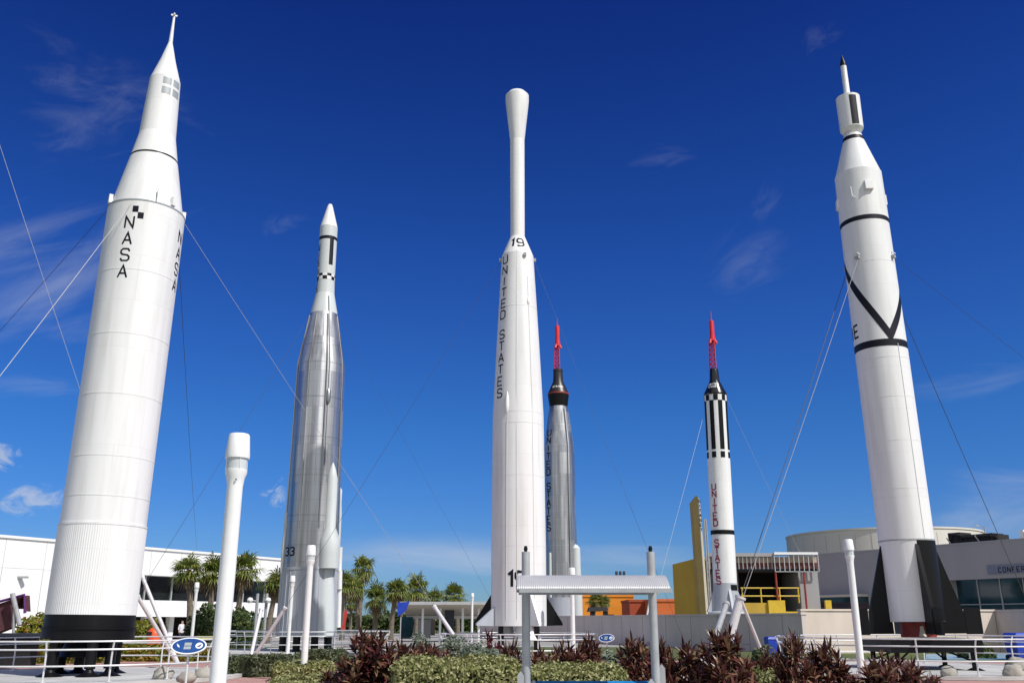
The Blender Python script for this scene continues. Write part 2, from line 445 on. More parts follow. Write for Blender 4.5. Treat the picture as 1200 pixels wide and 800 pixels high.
# ------------------------------------------------------------------ mesh builder
class MB:
    def __init__(s):
        s.v, s.f, s.m, s.mats = [], [], [], []
    def mi(s, name):
        if name not in s.mats:
            s.mats.append(name)
        return s.mats.index(name)
    def add(s, vs, fs, mat_):
        o = len(s.v); k = s.mi(mat_)
        s.v += [tuple(v) for v in vs]
        for f in fs:
            s.f.append([i + o for i in f]); s.m.append(k)
        return s
    def box(s, c, size, mat_, rot=None, bevel=0.0):
        x, y, z = (q / 2 for q in size)
        vs = [Vector((a, b, d)) for a in (-x, x) for b in (-y, y) for d in (-z, z)]
        if rot is not None:
            vs = [rot @ v for v in vs]
        c = Vector(c)
        s.add([v + c for v in vs], [(0, 1, 3, 2), (4, 6, 7, 5), (0, 4, 5, 1), (2, 3, 7, 6), (0, 2, 6, 4), (1, 5, 7, 3)], mat_)
        return s
    def hexa(s, bottom, top, mat_):
        n = len(bottom)
        fs = [tuple(reversed(range(n))), tuple(range(n, 2 * n))]
        for i in range(n):
            j = (i + 1) % n
            fs.append((i, j, n + j, n + i))
        return s.add(list(bottom) + list(top), fs, mat_)
    def prism(s, pts, off, mat_):
        """flat outline pushed along off"""
        return s.hexa([Vector(p) for p in pts], [Vector(p) + Vector(off) for p in pts], mat_)
    def tube(s, pts, r, mat_, n=8, cap=True, closed=False):
        pts = [Vector(p) for p in pts]
        rs = r if isinstance(r, (list, tuple)) else [r] * len(pts)
        rings = []
        m = len(pts)
        ref = None
        for i, p in enumerate(pts):
            if closed:
                t = pts[(i + 1) % m] - pts[i - 1]
            else:
                t = pts[min(i + 1, m - 1)] - pts[max(i - 1, 0)]
            t.normalize()
            if ref is None:
                ref = Vector((0, 0, 1)) if abs(t.z) < .9 else Vector((1, 0, 0))
            a = t.cross(ref).normalized()
            b = a.cross(t).normalized()
            ref = b
            rings.append([p + (a * math.cos(2 * math.pi * k / n) + b * math.sin(2 * math.pi * k / n)) * rs[i] for k in range(n)])
        vs = [v for rg in rings for v in rg]
        fs = []
        for i in range(m if closed else m - 1):
            i2 = (i + 1) % m
            for k in range(n):
                k2 = (k + 1) % n
                fs.append((i * n + k, i * n + k2, i2 * n + k2, i2 * n + k))
        if cap and not closed:
            fs.append(tuple(reversed(range(n))))
            fs.append(tuple(range((m - 1) * n, m * n)))
        return s.add(vs, fs, mat_)
    def lathe(s, prof, mat_, n=72, o=(0, 0, 0), wave=0.0, waves=0, cap=(True, True), a0=0.0):
        o = Vector(o)
        vs, fs = [], []
        for h, r in prof:
            for k in range(n):
                a = 2 * math.pi * k / n + a0
                rr = r + (wave * math.cos(waves * a) if wave else 0)
                vs.append(o + Vector((rr * math.sin(a), -rr * math.cos(a), h)))
        for i in range(len(prof) - 1):
            for k in range(n):
                k2 = (k + 1) % n
                fs.append((i * n + k, i * n + k2, (i + 1) * n + k2, (i + 1) * n + k))
        if cap[0] and prof[0][1] > 1e-4: fs.append(tuple(reversed(range(n))))
        if cap[1] and prof[-1][1] > 1e-4: fs.append(tuple(range((len(prof) - 1) * n, len(prof) * n)))
        return s.add(vs, fs, mat_)
    def build(s, name, parent=None, loc=None, smooth=True, angle=32):
        me = bpy.data.meshes.new(name)
        me.from_pydata(s.v, [], s.f)
        for k in s.mats:
            me.materials.append(M[k])
        me.polygons.foreach_set('material_index', s.m)
        me.polygons.foreach_set('use_smooth', [smooth] * len(s.f))
        me.update()
        if smooth:
            me.set_sharp_from_angle(angle=R(angle))
        o = bpy.data.objects.new(name, me)
        C.objects.link(o)
        if parent is not None: o.parent = parent
        if loc is not None: o.location = loc
        return o

def tag(o, label, cat, group=None):
    o['label'] = label; o['category'] = cat
    if group: o['group'] = group
    return o
def thing(name, label, cat, loc=(0, 0, 0), rz=0.0, group=None):
    o = bpy.data.objects.new(name, None)
    C.objects.link(o)
    o.empty_display_size = .3
    o.location = loc; o.rotation_euler = (0, 0, rz)
    return tag(o, label, cat, group)
def struct(o, kind='structure'):
    o['kind'] = kind
    return o
def dup(o, loc=None, rz=None, scale=None, label=None, parent=None):
    c = o.copy(); C.objects.link(c)
    if parent is not None: c.parent = parent
    for ch in list(o.children):
        dup(ch, parent=c)
    if loc is not None: c.location = loc
    if rz is not None: c.rotation_euler = (0, 0, rz)
    if scale is not None: c.scale = scale if isinstance(scale, (tuple, list)) else (scale,) * 3
    if label: c['label'] = label
    return c

# ------------------------------------------------------------------ ground
def sheet(name, pts, z, mat_, kind='structure'):
    mb = MB()
    mb.add([(p[0], p[1], z) for p in pts], [tuple(range(len(pts)))], mat_)
    o = mb.build(name, smooth=False)
    return struct(o, kind)
mat('grass_ground', (.05, .075, .018), .95, col2=(.11, .13, .035), vscale=1.2, coords='Object', bump=.6, bscale=60)
mat('mulch', (.06, .04, .03), .95, col2=(.12, .085, .06), vscale=9, bump=.8, bscale=40)
mat('pink_paving', (.34, .185, .16), .85, col2=(.44, .26, .225), vscale=1.6, bump=.2, bscale=30)
mat('pad_concrete', (.36, .36, .345), .85, col2=(.54, .54, .53), vscale=.7, bump=.25, bscale=25)
mat('grey_paving', (.26, .25, .235), .85, col2=(.36, .34, .32), vscale=.6, bump=.2, bscale=20)
mat('mosaic_blue', (.03, .16, .30), .4, col2=(.35, .50, .55), vscale=1.1)
sheet('ground', [(-3000, -200), (3000, -200), (3000, 4500), (-3000, 4500)], 0, 'grass_ground')
def disc(name, c, r, z, mat_, n=96, h=.0):
    mb = MB()
    if h:
        mb.lathe([(0, r), (h, r), (h, r - .2), (h - .02, r - .22), (h - .02, 0)], mat_, n, cap=(False, False))
    else:
        mb.add([(r * math.cos(2 * math.pi * k / n), r * math.sin(2 * math.pi * k / n), 0) for k in range(n)], [tuple(range(n))], mat_)
    return struct(mb.build(name, loc=(c[0], c[1], z)))

# ------------------------------------------------------------------ lettering cut as strokes
GL = {
 'N': [[(0, 0), (0, 1), (.66, 0), (.66, 1)]],
 'A': [[(0, 0), (.35, 1), (.7, 0)], [(.14, .34), (.56, .34)]],
 'S': [[(.68, .80), (.55, 1), (.14, 1), (0, .86), (0, .66), (.14, .53), (.54, .47), (.68, .34), (.68, .14), (.54, 0), (.14, 0), (0, .2)]],
 'U': [[(0, 1), (0, .16), (.16, 0), (.5, 0), (.66, .16), (.66, 1)]],
 'I': [[(.33, 0), (.33, 1)]],
 'T': [[(0, 1), (.7, 1)], [(.35, .97), (.35, 0)]],
 'E': [[(.64, 1), (0, 1), (0, 0), (.64, 0)], [(0, .5), (.54, .5)]],
 'D': [[(0, 0), (0, 1), (.46, 1), (.66, .8), (.66, .2), (.46, 0), (-.05, 0)]],
 '1': [[(.12, .8), (.38, 1), (.38, 0)]],
 '9': [[(.04, .1), (.18, 0), (.5, 0), (.68, .2), (.68, .84), (.54, 1), (.14, 1), (0, .86), (0, .6), (.14, .45), (.62, .45)]],
 '3': [[(0, .86), (.14, 1), (.52, 1), (.66, .86), (.66, .64), (.5, .52), (.25, .52)], [(.5, .52), (.66, .4), (.66, .14), (.52, 0), (.14, 0), (0, .14)]],
 'C': [[(.66, .84), (.52, 1), (.16, 1), (0, .84), (0, .16), (.16, 0), (.52, 0), (.66, .16)]],
 'O': [[(.16, 0), (.5, 0), (.66, .16), (.66, .84), (.5, 1), (.16, 1), (0, .84), (0, .16), (.19, -.03)]],
 'F': [[(.62, 1), (0, 1), (0, 0)], [(0, .52), (.5, .52)]],
 'R': [[(0, 0), (0, 1), (.5, 1), (.66, .86), (.66, .64), (.5, .5), (0, .5)], [(.34, .5), (.68, 0)]],
}
def ribbon(pts, th, step):
    """stroke -> list of (left, right) pairs, mitred"""
    P = []
    for i in range(len(pts) - 1):
        a, b = Vector(pts[i]), Vector(pts[i + 1])
        n = max(1, int((b - a).length / step))
        for k in range(n):
            P.append((a.lerp(b, k / n), k == 0))
    P.append((Vector(pts[-1]), True))
    outp = []
    m = len(P)
    for i in range(m):
        p = P[i][0]
        d0 = (p - P[i - 1][0]).normalized() if i else None
        d1 = (P[i + 1][0] - p).normalized() if i < m - 1 else None
        d0 = d0 or d1; d1 = d1 or d0
        n0, n1 = Vector((-d0.y, d0.x)), Vector((-d1.y, d1.x))
        nn = (n0 + n1).normalized()
        k = th / 2 / max(.45, nn.dot(n0))
        outp.append((p + nn * k, p - nn * k))
    return outp
def glyph(mb, ch, u0, v0, size, width, th, fn, mat_, step=.2):
    """one letter, lower left corner at (u0, v0), placed by fn(u, v, lift)"""
    for j, st in enumerate(GL[ch]):
        pr = ribbon([(u0 + x * width / .7, v0 + y * size) for x, y in st], th, step * size)
        vs = []
        for a, b in pr:
            for q in (0, .5, 1):
                c = a.lerp(b, q)
                vs.append(fn(c.x, c.y, j * .0015))
        fs = []
        for i in range(len(pr) - 1):
            for q in range(2):
                a = i * 3 + q
                fs.append((a, a + 3, a + 4, a + 1))
        mb.add(vs, fs, mat_)

# ------------------------------------------------------------------ rockets
class Rocket:
    def __init__(s, name, label, base, tip, Y):
        s.base = at(base[0], base[1], Y)
        d = Vector((s.base.x, s.base.y, 0)).normalized()
        r = ray(*tip)
        t = ((s.base - EYEV).dot(d)) / r.dot(d)
        s.tip = EYEV + r * t
        s.up = (s.tip - s.base).normalized()
        s.H = (s.tip - s.base).length
        X = d.cross(s.up).normalized()
        Yv = s.up.cross(X)
        s.mat = Matrix((X, Yv, s.up)).transposed()
        s.root = thing(name, label, 'rocket', s.base)
        s.root.rotation_euler = s.mat.to_euler()
        s.cos = math.cos(math.atan2(abs(s.base.x), depth(s.base)))
        s.prof = []
    def h(s, y):
        k = (400 - y) / FPX
        a0 = (s.base.z - EYE) * CP - s.base.y * SP
        a1 = s.up.z * CP - s.up.y * SP
        b0 = depth(s.base); b1 = s.up.y * CP + s.up.z * SP
        return (k * b0 - a0) / (a1 - k * b1)
    def r(s, y, wpx):
        return wpx / 2 * depth(s.base + s.up * s.h(y)) / FPX * s.cos
    def pr(s, *yw):
        return [(s.h(y), s.r(y, w_)) for y, w_ in yw]
    def rad(s, h):
        p = s.prof
        for (h0, r0), (h1, r1) in zip(p, p[1:]):
            if h0 <= h <= h1 and h1 > h0:
                return r0 + (r1 - r0) * (h - h0) / (h1 - h0)
        return p[-1][1]
    def pos(s, phi, h, off=0.0):
        rr = s.rad(h) + off
        return Vector((rr * math.sin(phi), -rr * math.cos(phi), h))
    def world(s, p):
        return s.base + s.mat @ Vector(p)
    def patch(s, mb, p0, p1, h0, h1, mat_, off=.006, nh=1):
        n = max(2, int(abs(p1 - p0) / 4))
        vs, fs = [], []
        for j in range(nh + 1):
            for i in range(n + 1):
                vs.append(s.pos(R(p0 + (p1 - p0) * i / n), h0 + (h1 - h0) * j / nh, off))
        for j in range(nh):
            for i in range(n):
                a = j * (n + 1) + i
                fs.append((a, a + 1, a + n + 2, a + n + 1))
        mb.add(vs, fs, mat_)
    def band(s, mb, h0, h1, mat_, off=.006):
        mb.lathe([(h0, s.rad(h0)), (h0, s.rad(h0) + off), (h1, s.rad(h1) + off), (h1, s.rad(h1))], mat_, 96, cap=(False, False))
    def word(s, mb, text, phi, htop, size, pitch, mat_, width=None, th=.14, off=.008, gaps=0):
        """letters stacked one below the other"""
        width = width or size * .7
        h = htop
        for ch in text:
            if ch == ' ':
                h -= pitch * .75; continue
            rr = s.rad(h - size / 2)
            glyph(mb, ch, -width * .47, h - size, size, width, size * th, lambda u, v, l: s.pos(R(phi) + u / rr, v, off + l), mat_)
            h -= pitch
    def line(s, mb, text, phi, hbase, size, mat_, th=.14, off=.008, gap=.95):
        """letters side by side"""
        wd = size * .7
        u = -(len(text) - 1) * size * gap / 2 - wd / 2
        for ch in text:
            rr = s.rad(hbase + size / 2)
            glyph(mb, ch, u, hbase, size, wd, size * th, lambda a, v, l: s.pos(R(phi) + a / rr, v, off + l), mat_)
            u += size * gap
    def part(s, mb, name, parent=None, angle=32):
        return mb.build(name, parent or s.root, angle=angle)

def seam(rk, parent, y, mat_='window_grey', t=.02, off=.004):
    h = rk.h(y); mb = MB()
    rk.band(mb, h - t / 2, h + t / 2, mat_, off)
    rk.part(mb, 'seam', parent)

# ---- 1: wide white rocket with the corrugated skirt, left
J = Rocket('tall_white_rocket', 'broad white rocket with ribbed skirt, black base ring and short dark lettering', (103, 748), (204.5, 17), 28.6)
body = J.pr((720, 111), (620, 105), (252, 93.5))
rb = J.r(620, 105)
hs_, hb_ = J.h(720), J.h(618)
htop = J.h(252)
rt = J.r(252, 93.5)
rr_ = (rb + rt) / 2 * .995
cone = [(htop, rt), (J.h(190), J.r(190, 58.5)), (J.h(161), J.r(161, 45))]
upper = [(J.h(161), J.r(161, 45)), (J.h(96), J.r(96, 37.5))]
nose = [(J.h(96), J.r(96, 37.5)), (J.h(72), J.r(72, 19)), (J.h(47), J.r(47, 3))]
J.prof = [(hs_, rb * 1.0), (hb_, rr_), (htop, rr_)] + [(cone[0][0] + .001, rr_)] + cone[1:] + nose
mb = MB(); mb.lathe([(hs_, rb + .01), (hb_, rb + .01)], 'white_matt', 464, wave=.006, waves=116, cap=(True, False)); J.part(mb, 'ribbed_skirt', angle=60)
mb = MB()
mb.lathe([(hb_, rb + .02), (hb_ + .06, rb + .02), (hb_ + .06, rr_), (htop, rr_), (htop, rr_ * .96), (htop + .02, rr_ * .955)], 'white_paint', 120, cap=(False, False))
bd = J.part(mb, 'body')
for y in (330, 402, 470, 540, 585): seam(J, bd, y, 'white_matt', .035, .006)
mb = MB(); mb.lathe([(htop - .03, rr_ + .012), (htop + .02, rr_ + .012), (htop + .02, rr_ - .02)], 'window_grey', 96, cap=(False, False))
J.part(mb, 'shoulder_seam', bd)
mb = MB(); mb.lathe([(htop, rr_ * .955), cone[1], cone[2]], 'white_paint', 96, cap=(False, True)); cn = J.part(mb, 'interstage_cone')
mb = MB(); h = J.h(189); J.band(mb, h - .035, h + .035, 'navy_marking', .004); J.part(mb, 'stripe', cn)
mb = MB()
for ph in (-78, 12, 40, 100, -120):
    p = J.pos(R(ph), htop + .25, .02)
    mb = MB(); mb.box(p, (.16 if ph != 12 else .03, .12, .5 if ph in (12, ) else .3), 'white_paint', Matrix.Rotation(R(ph), 3, 'Z'))
    J.part(mb, 'fairing_block', cn)
mb = MB(); mb.lathe(upper, 'white_paint', 96, cap=(True, False)); up_ = J.part(mb, 'upper_stage')
mb = MB(); mb.lathe(nose, 'white_paint', 96, cap=(True, True)); ns = J.part(mb, 'nose_cone')
mb = MB()
tp = J.h(47)
mb.lathe([(tp - .1, .075), (J.h(30), .05), (J.h(20), .04)], 'white_paint', 16)
mb.box((0, 0, J.h(18.5)), (.22, .05, .06), 'white_paint'); mb.box((0, 0, J.h(18)), (.05, .22, .05), 'white_paint')
J.part(mb, 'nose_probe', ns)
for p0, p1 in ((-8, 24), (32, 64)):
    for ya, yb in ((103.5, 96), (115, 107)):
        mb = MB(); J.patch(mb, p0, p1, J.h(ya + 3), J.h(yb + 3), 'window_grey', .006, 2); J.part(mb, 'grey_square', up_)
lh = (J.h(256) - J.h(270)) * .98
for phi in (-23, 67):
    mb = MB(); J.word(mb, 'NASA', phi, htop - .62, .41, .575, 'navy_marking', th=.135, width=.28); J.part(mb, 'lettering', bd)
mb = MB()
h0 = J.h(258)
J.patch(mb, -21, -12.5, htop - .46, htop - .24, 'navy_marking'); J.part(mb, 'checker_mark', bd)
mb = MB(); J.patch(mb, -12.5, -4, htop - .68, htop - .46, 'navy_marking'); J.part(mb, 'checker_mark', bd)
mb = MB(); mb.lathe([(J.h(736), rb * 1.005), (hs_, rb * 1.005)], 'black_paint', 96); J.part(mb, 'base_ring')
mb = MB(); mb.lathe([(0, rb * 1.03), (J.h(736.5), rb * 1.03), (J.h(736.5), rb * 1.06), (J.h(735.2), rb * 1.06), (J.h(735.2), rb * .98)], 'black_paint', 96); J.part(mb, 'stand_ring')
for k, ph in enumerate((-52, 8, 38, 128, 188, 218, -142)):
    mb = MB()
    a = R(ph); q = Vector((math.sin(a), -math.cos(a), 0))
    z0 = -J.base.z
    mb.tube([q * (rb * .86) + Vector((0, 0, .02)), q * (rb * .86) + Vector((0, 0, z0 + .3))], .15, 'black_paint', 12)
    mb.tube([q * (rb * .86) + Vector((0, 0, z0 + .32)), q * (rb * .9) + Vector((0, 0, z0 + .1))], .07, 'grey_steel', 10)
    mb.lathe([(z0, .38), (z0 + .1, .36), (z0 + .2, .14), (z0 + .3, .1)], 'black_paint', 20, o=q * (rb * .88))
    J.part(mb, 'leg')
mb = MB(); mb.lathe([(-.5, .75), (0.0, .55)], 'black_paint', 32); J.part(mb, 'engine_nozzle')

# ---- 2: silver rocket with white upper stage
A = Rocket('silver_rocket', 'silver rocket with grey booster pods at its foot and a white nosed slim upper stage', (358.5, 745), (387, 239), 51)
hsk = A.h(668); ht0 = A.h(430); ht1 = A.h(369)
rT = A.r(600, 63)
cy = [(hsk, A.r(668, 66.5)), (A.h(570), A.r(570, 62)), (ht0, A.r(430, 56.5)), (ht1, A.r(369, 33))]
ad = [(ht1, A.r(369, 32.5)), (A.h(345), A.r(345, 22))]
ag = [(A.h(345), A.r(345, 22)), (A.h(330), A.r(330, 20.8)), (A.h(267), A.r(267, 20.8))]
no_ = [(A.h(267), A.r(267, 20.8)), (A.h(243), A.r(243, 7)), (A.h(240), A.r(240, 4.5)), (A.h(239), 0.02)]
A.prof = [(0, A.r(745, 71))] + cy + ad + ag + no_
mb = MB(); mb.lathe(cy, 'steel_skin', 120, cap=(True, True)); bd = A.part(mb, 'body')
for y in (408, 430, 470, 516, 560, 606, 640): seam(A, bd, y, 'steel_skin_fine', .05, .008)
mb = MB()
for ph in (14, 60, -70, -28): 
    pts = [A.pos(R(ph), A.h(y), .03) for y in (372, 395, 430, 500, 575, 620)]
    mb.tube(pts, .035 if ph != 14 else .05, 'steel_skin_fine', 6)
mb.tube([A.pos(R(20), A.h(y), .03) for y in (350, 372, 395, 430, 500, 548)], .035, 'window_grey', 6)
mb.lathe([(0, .02), (.25, .12), (.8, .12), (1.0, .02)], 'steel_skin_fine', 12, o=A.pos(R(20), A.h(480), .05))
A.part(mb, 'cable_duct', bd)
mb = MB(); mb.lathe([(0, A.r(745, 70)), (A.h(700), A.r(700, 68)), (hsk - .02, A.r(668, 67)), (hsk - .02, A.r(668, 68)), (hsk + .12, A.r(668, 68)), (hsk + .12, A.r(668, 66))], 'skirt_grey', 96, cap=(True, False)); sk = A.part(mb, 'engine_skirt')
mb = MB()
for k in range(36):
    ph = k * 10
    mb.tube([A.pos(R(ph), .05, .0), A.pos(R(ph), hsk - .1, .0)], .025, 'skirt_grey', 5)
A.part(mb, 'stiffener', sk)
def pod(rk, phi, y0, y1, y2, y3, w1, w2, mat_, name='booster_pod', out=.0):
    """slim fairing on a rocket's flank that widens downwards"""
    m_ = MB()
    a = R(phi)
    hh = [rk.h(y) for y in (y3, y2, y1, y0)]
    ra = rk.r(y2, w2) ; rb2 = rk.r(y1, w1)
    c = rk.pos(a, (hh[0] + hh[1]) / 2, out); c.z = 0
    top = rk.pos(a, hh[2], out); top.z = 0
    n = 28
    prof = [(hh[0], ra, c), (hh[1] * .55 + hh[0] * .45, ra, c), (hh[1], ra, c), (hh[1] * .35 + hh[2] * .65, rb2, top), (hh[2] + (hh[3] - hh[2]) * .72, rb2 * .96, top), (hh[2] + (hh[3] - hh[2]) * .9, rb2 * .5, top), (hh[3], .02, top)]
    vs, fs = [], []
    for hh_, rr, cc in prof:
        for k in range(n):
            b = 2 * math.pi * k / n
            vs.append(cc + Vector((rr * math.sin(b), -rr * math.cos(b), hh_)))
    for i in range(len(prof) - 1):
        for k in range(n):
            k2 = (k + 1) % n
            fs.append((i * n + k, i * n + k2, (i + 1) * n + k2, (i + 1) * n + k))
    fs.append(tuple(reversed(range(n))))
    m_.add(vs, fs, mat_)
    return rk.part(m_, name)
pod(A, 40, 545, 612, 634, 667, 13.5, 25, 'pale_grey_paint')
pod(A, 98, 570, 580, 600, 640, 5, 5.5, 'pale_grey_paint')
pod(A, -72, 600, 608, 640, 672, 4.5, 5, 'pale_grey_paint')
pod(A, -140, 545, 612, 634, 667, 13.5, 25, 'pale_grey_paint')
for ph in (43, -137):
    mb = MB()
    a = R(ph); q = A.pos(a, 1.5, -.28); q.z = 0
    mb.lathe([(-.02, A.r(745, 27)), (A.h(712), A.r(712, 24.5)), (A.h(690), A.r(690, 21)), (A.h(672), A.r(672, 17)), (A.h(667), A.r(668, 16))], 'pale_grey_paint', 40, o=q)
    A.part(mb, 'nacelle')
mb = MB()
for ph, ya, yb in ((88, 668, 690), (92, 690, 735), (100, 640, 668)):
    mb.tube([A.pos(R(ph), A.h(ya), .12), A.pos(R(ph), A.h(yb), .12)], .13, 'white_paint', 12)
A.part(mb, 'vernier_pipe')
mb = MB(); mb.lathe(ad, 'pale_grey_paint', 64); A.part(mb, 'adapter_cone')
mb = MB(); mb.lathe(ag, 'pale_grey_paint', 64); us = A.part(mb, 'upper_stage')
mb = MB(); mb.lathe(no_, 'white_paint', 64); A.part(mb, 'nose_cone')
mb = MB(); A.band(mb, A.h(283), A.h(279.5), 'navy_marking'); A.part(mb, 'stripe', us)
mb = MB(); A.patch(mb, 12, 40, A.h(313), A.h(282.5), 'navy_marking'); A.part(mb, 'upright_stripe', us)
mb = MB()
for k in range(12):
    a0 = -180 + 30 * k + 6
    A.patch(mb, a0, a0 + 30, A.h(326), A.h(329.6) if False else A.h(323), 'navy_marking' if k % 2 == 0 else 'white_paint')
    A.patch(mb, a0, a0 + 30, A.h(330), A.h(326), 'navy_marking' if k % 2 else 'white_paint')
A.part(mb, 'checker_band', us)
mb = MB(); A.word(mb, 'UNITED STATES', -68, A.h(288), .22, .245, 'navy_marking', th=.2); A.part(mb, 'lettering', us)
mb = MB(); A.line(mb, '33', -48, A.h(652), (A.h(642) - A.h(651)), 'navy_marking', th=.2); A.part(mb, 'lettering', bd)
for ph in (-60, -20, 20, 60, 120, 180, -120):
    mb = MB()
    a = R(ph); q = Vector((math.sin(a), -math.cos(a), 0)) * A.r(745, 60)
    mb.tube([q + Vector((0, 0, .02)), q * 1.02 + Vector((0, 0, -A.base.z))], .2, 'black_paint', 10)
    A.part(mb, 'leg')

# ---- 3: white rocket with 19 on it
D = Rocket('slender_white_rocket', 'white rocket marked 19 with a long thin neck and a bulb shaped tip', (608, 733), (606, 107), 40.6)
bp_ = D.pr((733, 65.5), (640, 64), (487, 59.5), (400, 49.5), (301, 37))
cn_ = D.pr((301, 37), (279, 18))
ne = D.pr((279, 16.7), (165, 16.9))
bu = D.pr((165, 16.9), (120, 27.3), (113, 27.3))
do = D.pr((113, 27.3), (109, 19), (107, 3))
D.prof = bp_ + cn_[1:] + ne + bu[1:] + do[1:]
mb = MB(); mb.lathe(bp_, 'white_paint', 120, cap=(True, False)); bd = D.part(mb, 'body')
for y in (364, 487, 500, 560, 641): seam(D, bd, y, 'white_matt', .03, .006)
mb = MB()
for ph, a0, b0 in ((-4, 300, 725), (33, 330, 725), (-26, 470, 725)):
    ys = [a0 + (b0 - a0) * k / 8 for k in range(9)]
    mb.tube([D.pos(R(ph), D.h(y), .0) for y in ys], .018, 'pale_grey_paint', 5)
D.part(mb, 'cable_duct', bd)
def fairing(rk, phi, y0, y1, wpx, mat_, parent):
    m_ = MB(); a = R(phi); h0, h1 = rk.h(y1), rk.h(y0); r0 = rk.r(y1, wpx)
    for kk in range(1):
        vs, fs = [], []; n = 14
        pf = [(0, .05), (.12, .7), (.35, 1), (.7, .8), (.92, .35), (1, .05)]
        for q, rr in pf:
            c = rk.pos(a, h0 + (h1 - h0) * q, -.02)
            for k in range(n):
                b = 2 * math.pi * k / n
                vs.append(c + Vector((r0 * rr * math.sin(b), -r0 * rr * math.cos(b), 0)))
        for i in range(len(pf) - 1):
            for k in range(n):
                k2 = (k + 1) % n
                fs.append((i * n + k, i * n + k2, (i + 1) * n + k2, (i + 1) * n + k))
        m_.add(vs, fs, mat_)
    return rk.part(m_, 'duct_fairing', parent)
fairing(D, -26, 463, 491, 5.5, 'white_paint', bd)
fairing(D, 33, 352, 364, 4, 'white_paint', bd)
mb = MB(); mb.lathe(cn_, 'white_paint', 80, cap=(False, True)); cc = D.part(mb, 'shoulder_cone')
mb = MB(); mb.lathe(ne, 'white_paint', 64); D.part(mb, 'neck')
mb = MB(); mb.lathe(bu, 'white_paint', 64); D.part(mb, 'bulb')
mb = MB(); mb.lathe(do, 'white_paint', 64); D.part(mb, 'dome')
mb = MB(); D.line(mb, '19', -4, D.h(294), D.h(284) - D.h(294), 'navy_marking', th=.2, gap=.78); D.part(mb, 'lettering', cc)
mb = MB(); D.line(mb, '19', -5, D.h(688), D.h(671) - D.h(688), 'navy_marking', th=.2, gap=.66); D.part(mb, 'lettering', bd)
sz = D.h(304) - D.h(315)
mb = MB()
hA, hB = D.h(304), D.h(471)
D.word(mb, 'UNITED STATES', -49, hA, (hA - hB) / 12.75 * .74, (hA - hB) / 12.55, 'navy_marking', width=(hA - hB) / 12.75 * .6, th=.15)
D.part(mb, 'lettering', bd)
mb = MB()
for ph in (-90, 90, 25):
    q = D.pos(R(ph), D.h(305), .05)
    mb.box(q, (.12, .12, .16), 'grey_steel')
D.part(mb, 'wire_lug', bd)
def fin(rk, phi, pts, th, mat_, name='fin', parent=None):
    """pts in (radius, height), extruded by th across"""
    a = R(phi)
    e = Vector((math.sin(a), -math.cos(a), 0)); n = Vector((math.cos(a), math.sin(a), 0))
    m_ = MB()
    m_.prism([e * r_ + Vector((0, 0, h_)) - n * th / 2 for r_, h_ in pts], n * th, mat_)
    return rk.part(m_, name, parent)
rD = D.r(733, 65.5)
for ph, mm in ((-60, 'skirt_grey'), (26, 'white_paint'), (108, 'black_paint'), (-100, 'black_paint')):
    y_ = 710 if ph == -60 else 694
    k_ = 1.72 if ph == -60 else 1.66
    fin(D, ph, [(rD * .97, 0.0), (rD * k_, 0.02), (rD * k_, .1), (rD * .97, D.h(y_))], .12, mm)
mb = MB(); mb.lathe([(-.55, .62), (-.2, .5), (0, .42)], 'white_paint', 32, o=(.35, -.4, 0)); D.part(mb, 'engine_nozzle')
mb = MB(); mb.lathe([(-.3, .3), (0, .24)], 'grey_steel', 24, o=(-.5, 0, 0)); D.part(mb, 'steering_nozzle')
for sx in (-1, 1):
    for sy in (-1, 1):
        mb = MB(); mb.box((sx * .75, sy * .75, -D.base.z / 2), (.22, .22, D.base.z), 'black_paint'); D.part(mb, 'leg')

# ---- 4: silver rocket with dark capsule, half behind no. 3
Q = Rocket('capsule_rocket', 'silver rocket with dark capsule and red tower, partly behind the rocket marked 19', (658.5, 735), (653, 380), 90)
cyl = Q.pr((700, 39), (640, 38), (524, 35), (477, 22))
Q.prof = [(0, Q.r(735, 39))] + cyl + Q.pr((476.5, 20), (463, 25), (461, 25), (448, 11.5), (433, 10.5))
mb = MB(); mb.lathe(cyl, 'steel_skin_fine', 96); bd = Q.part(mb, 'body')
for y in (500, 524, 560, 600, 640): seam(Q, bd, y, 'steel_skin', .07, .012)
mb = MB(); mb.lathe([(0, Q.r(735, 40)), (Q.h(700), Q.r(700, 39.6))], 'skirt_grey', 64); Q.part(mb, 'engine_skirt')
mb = MB(); hA, hB = Q.h(505), Q.h(623)
Q.word(mb, 'UNITED STATES', -46, hA, (hA - hB) / 12.75 * .8, (hA - hB) / 12.55, 'navy_marking', width=(hA - hB) / 12.75 * .62, th=.17, off=.03)
Q.part(mb, 'lettering', bd)
pod(Q, 66, 638, 655, 690, 732, 11, 13, 'pale_grey_paint')
pod(Q, -40, 648, 652, 680, 700, 3.5, 3.5, 'pale_grey_paint')
mb = MB(); mb.tube([Q.pos(R(35), Q.h(y), .08) for y in (480, 500, 524, 600, 695)], .09, 'steel_skin', 8); Q.part(mb, 'cable_duct', bd)
mb = MB(); mb.lathe(Q.pr((477, 21), (463, 24.8)), 'black_paint', 48); Q.part(mb, 'adapter_ring')
mb = MB(); mb.lathe(Q.pr((462.8, 24.9), (461.8, 25.1), (461.2, 24.8)), 'dull_red', 48); Q.part(mb, 'red_band')
mb = MB(); mb.lathe(Q.pr((461, 24.5), (447, 11.8), (436, 10.8), (435.5, 11.5), (433, 11.2), (433, 7)), 'capsule_brown', 48); cap_ = Q.part(mb, 'capsule')
mb = MB()
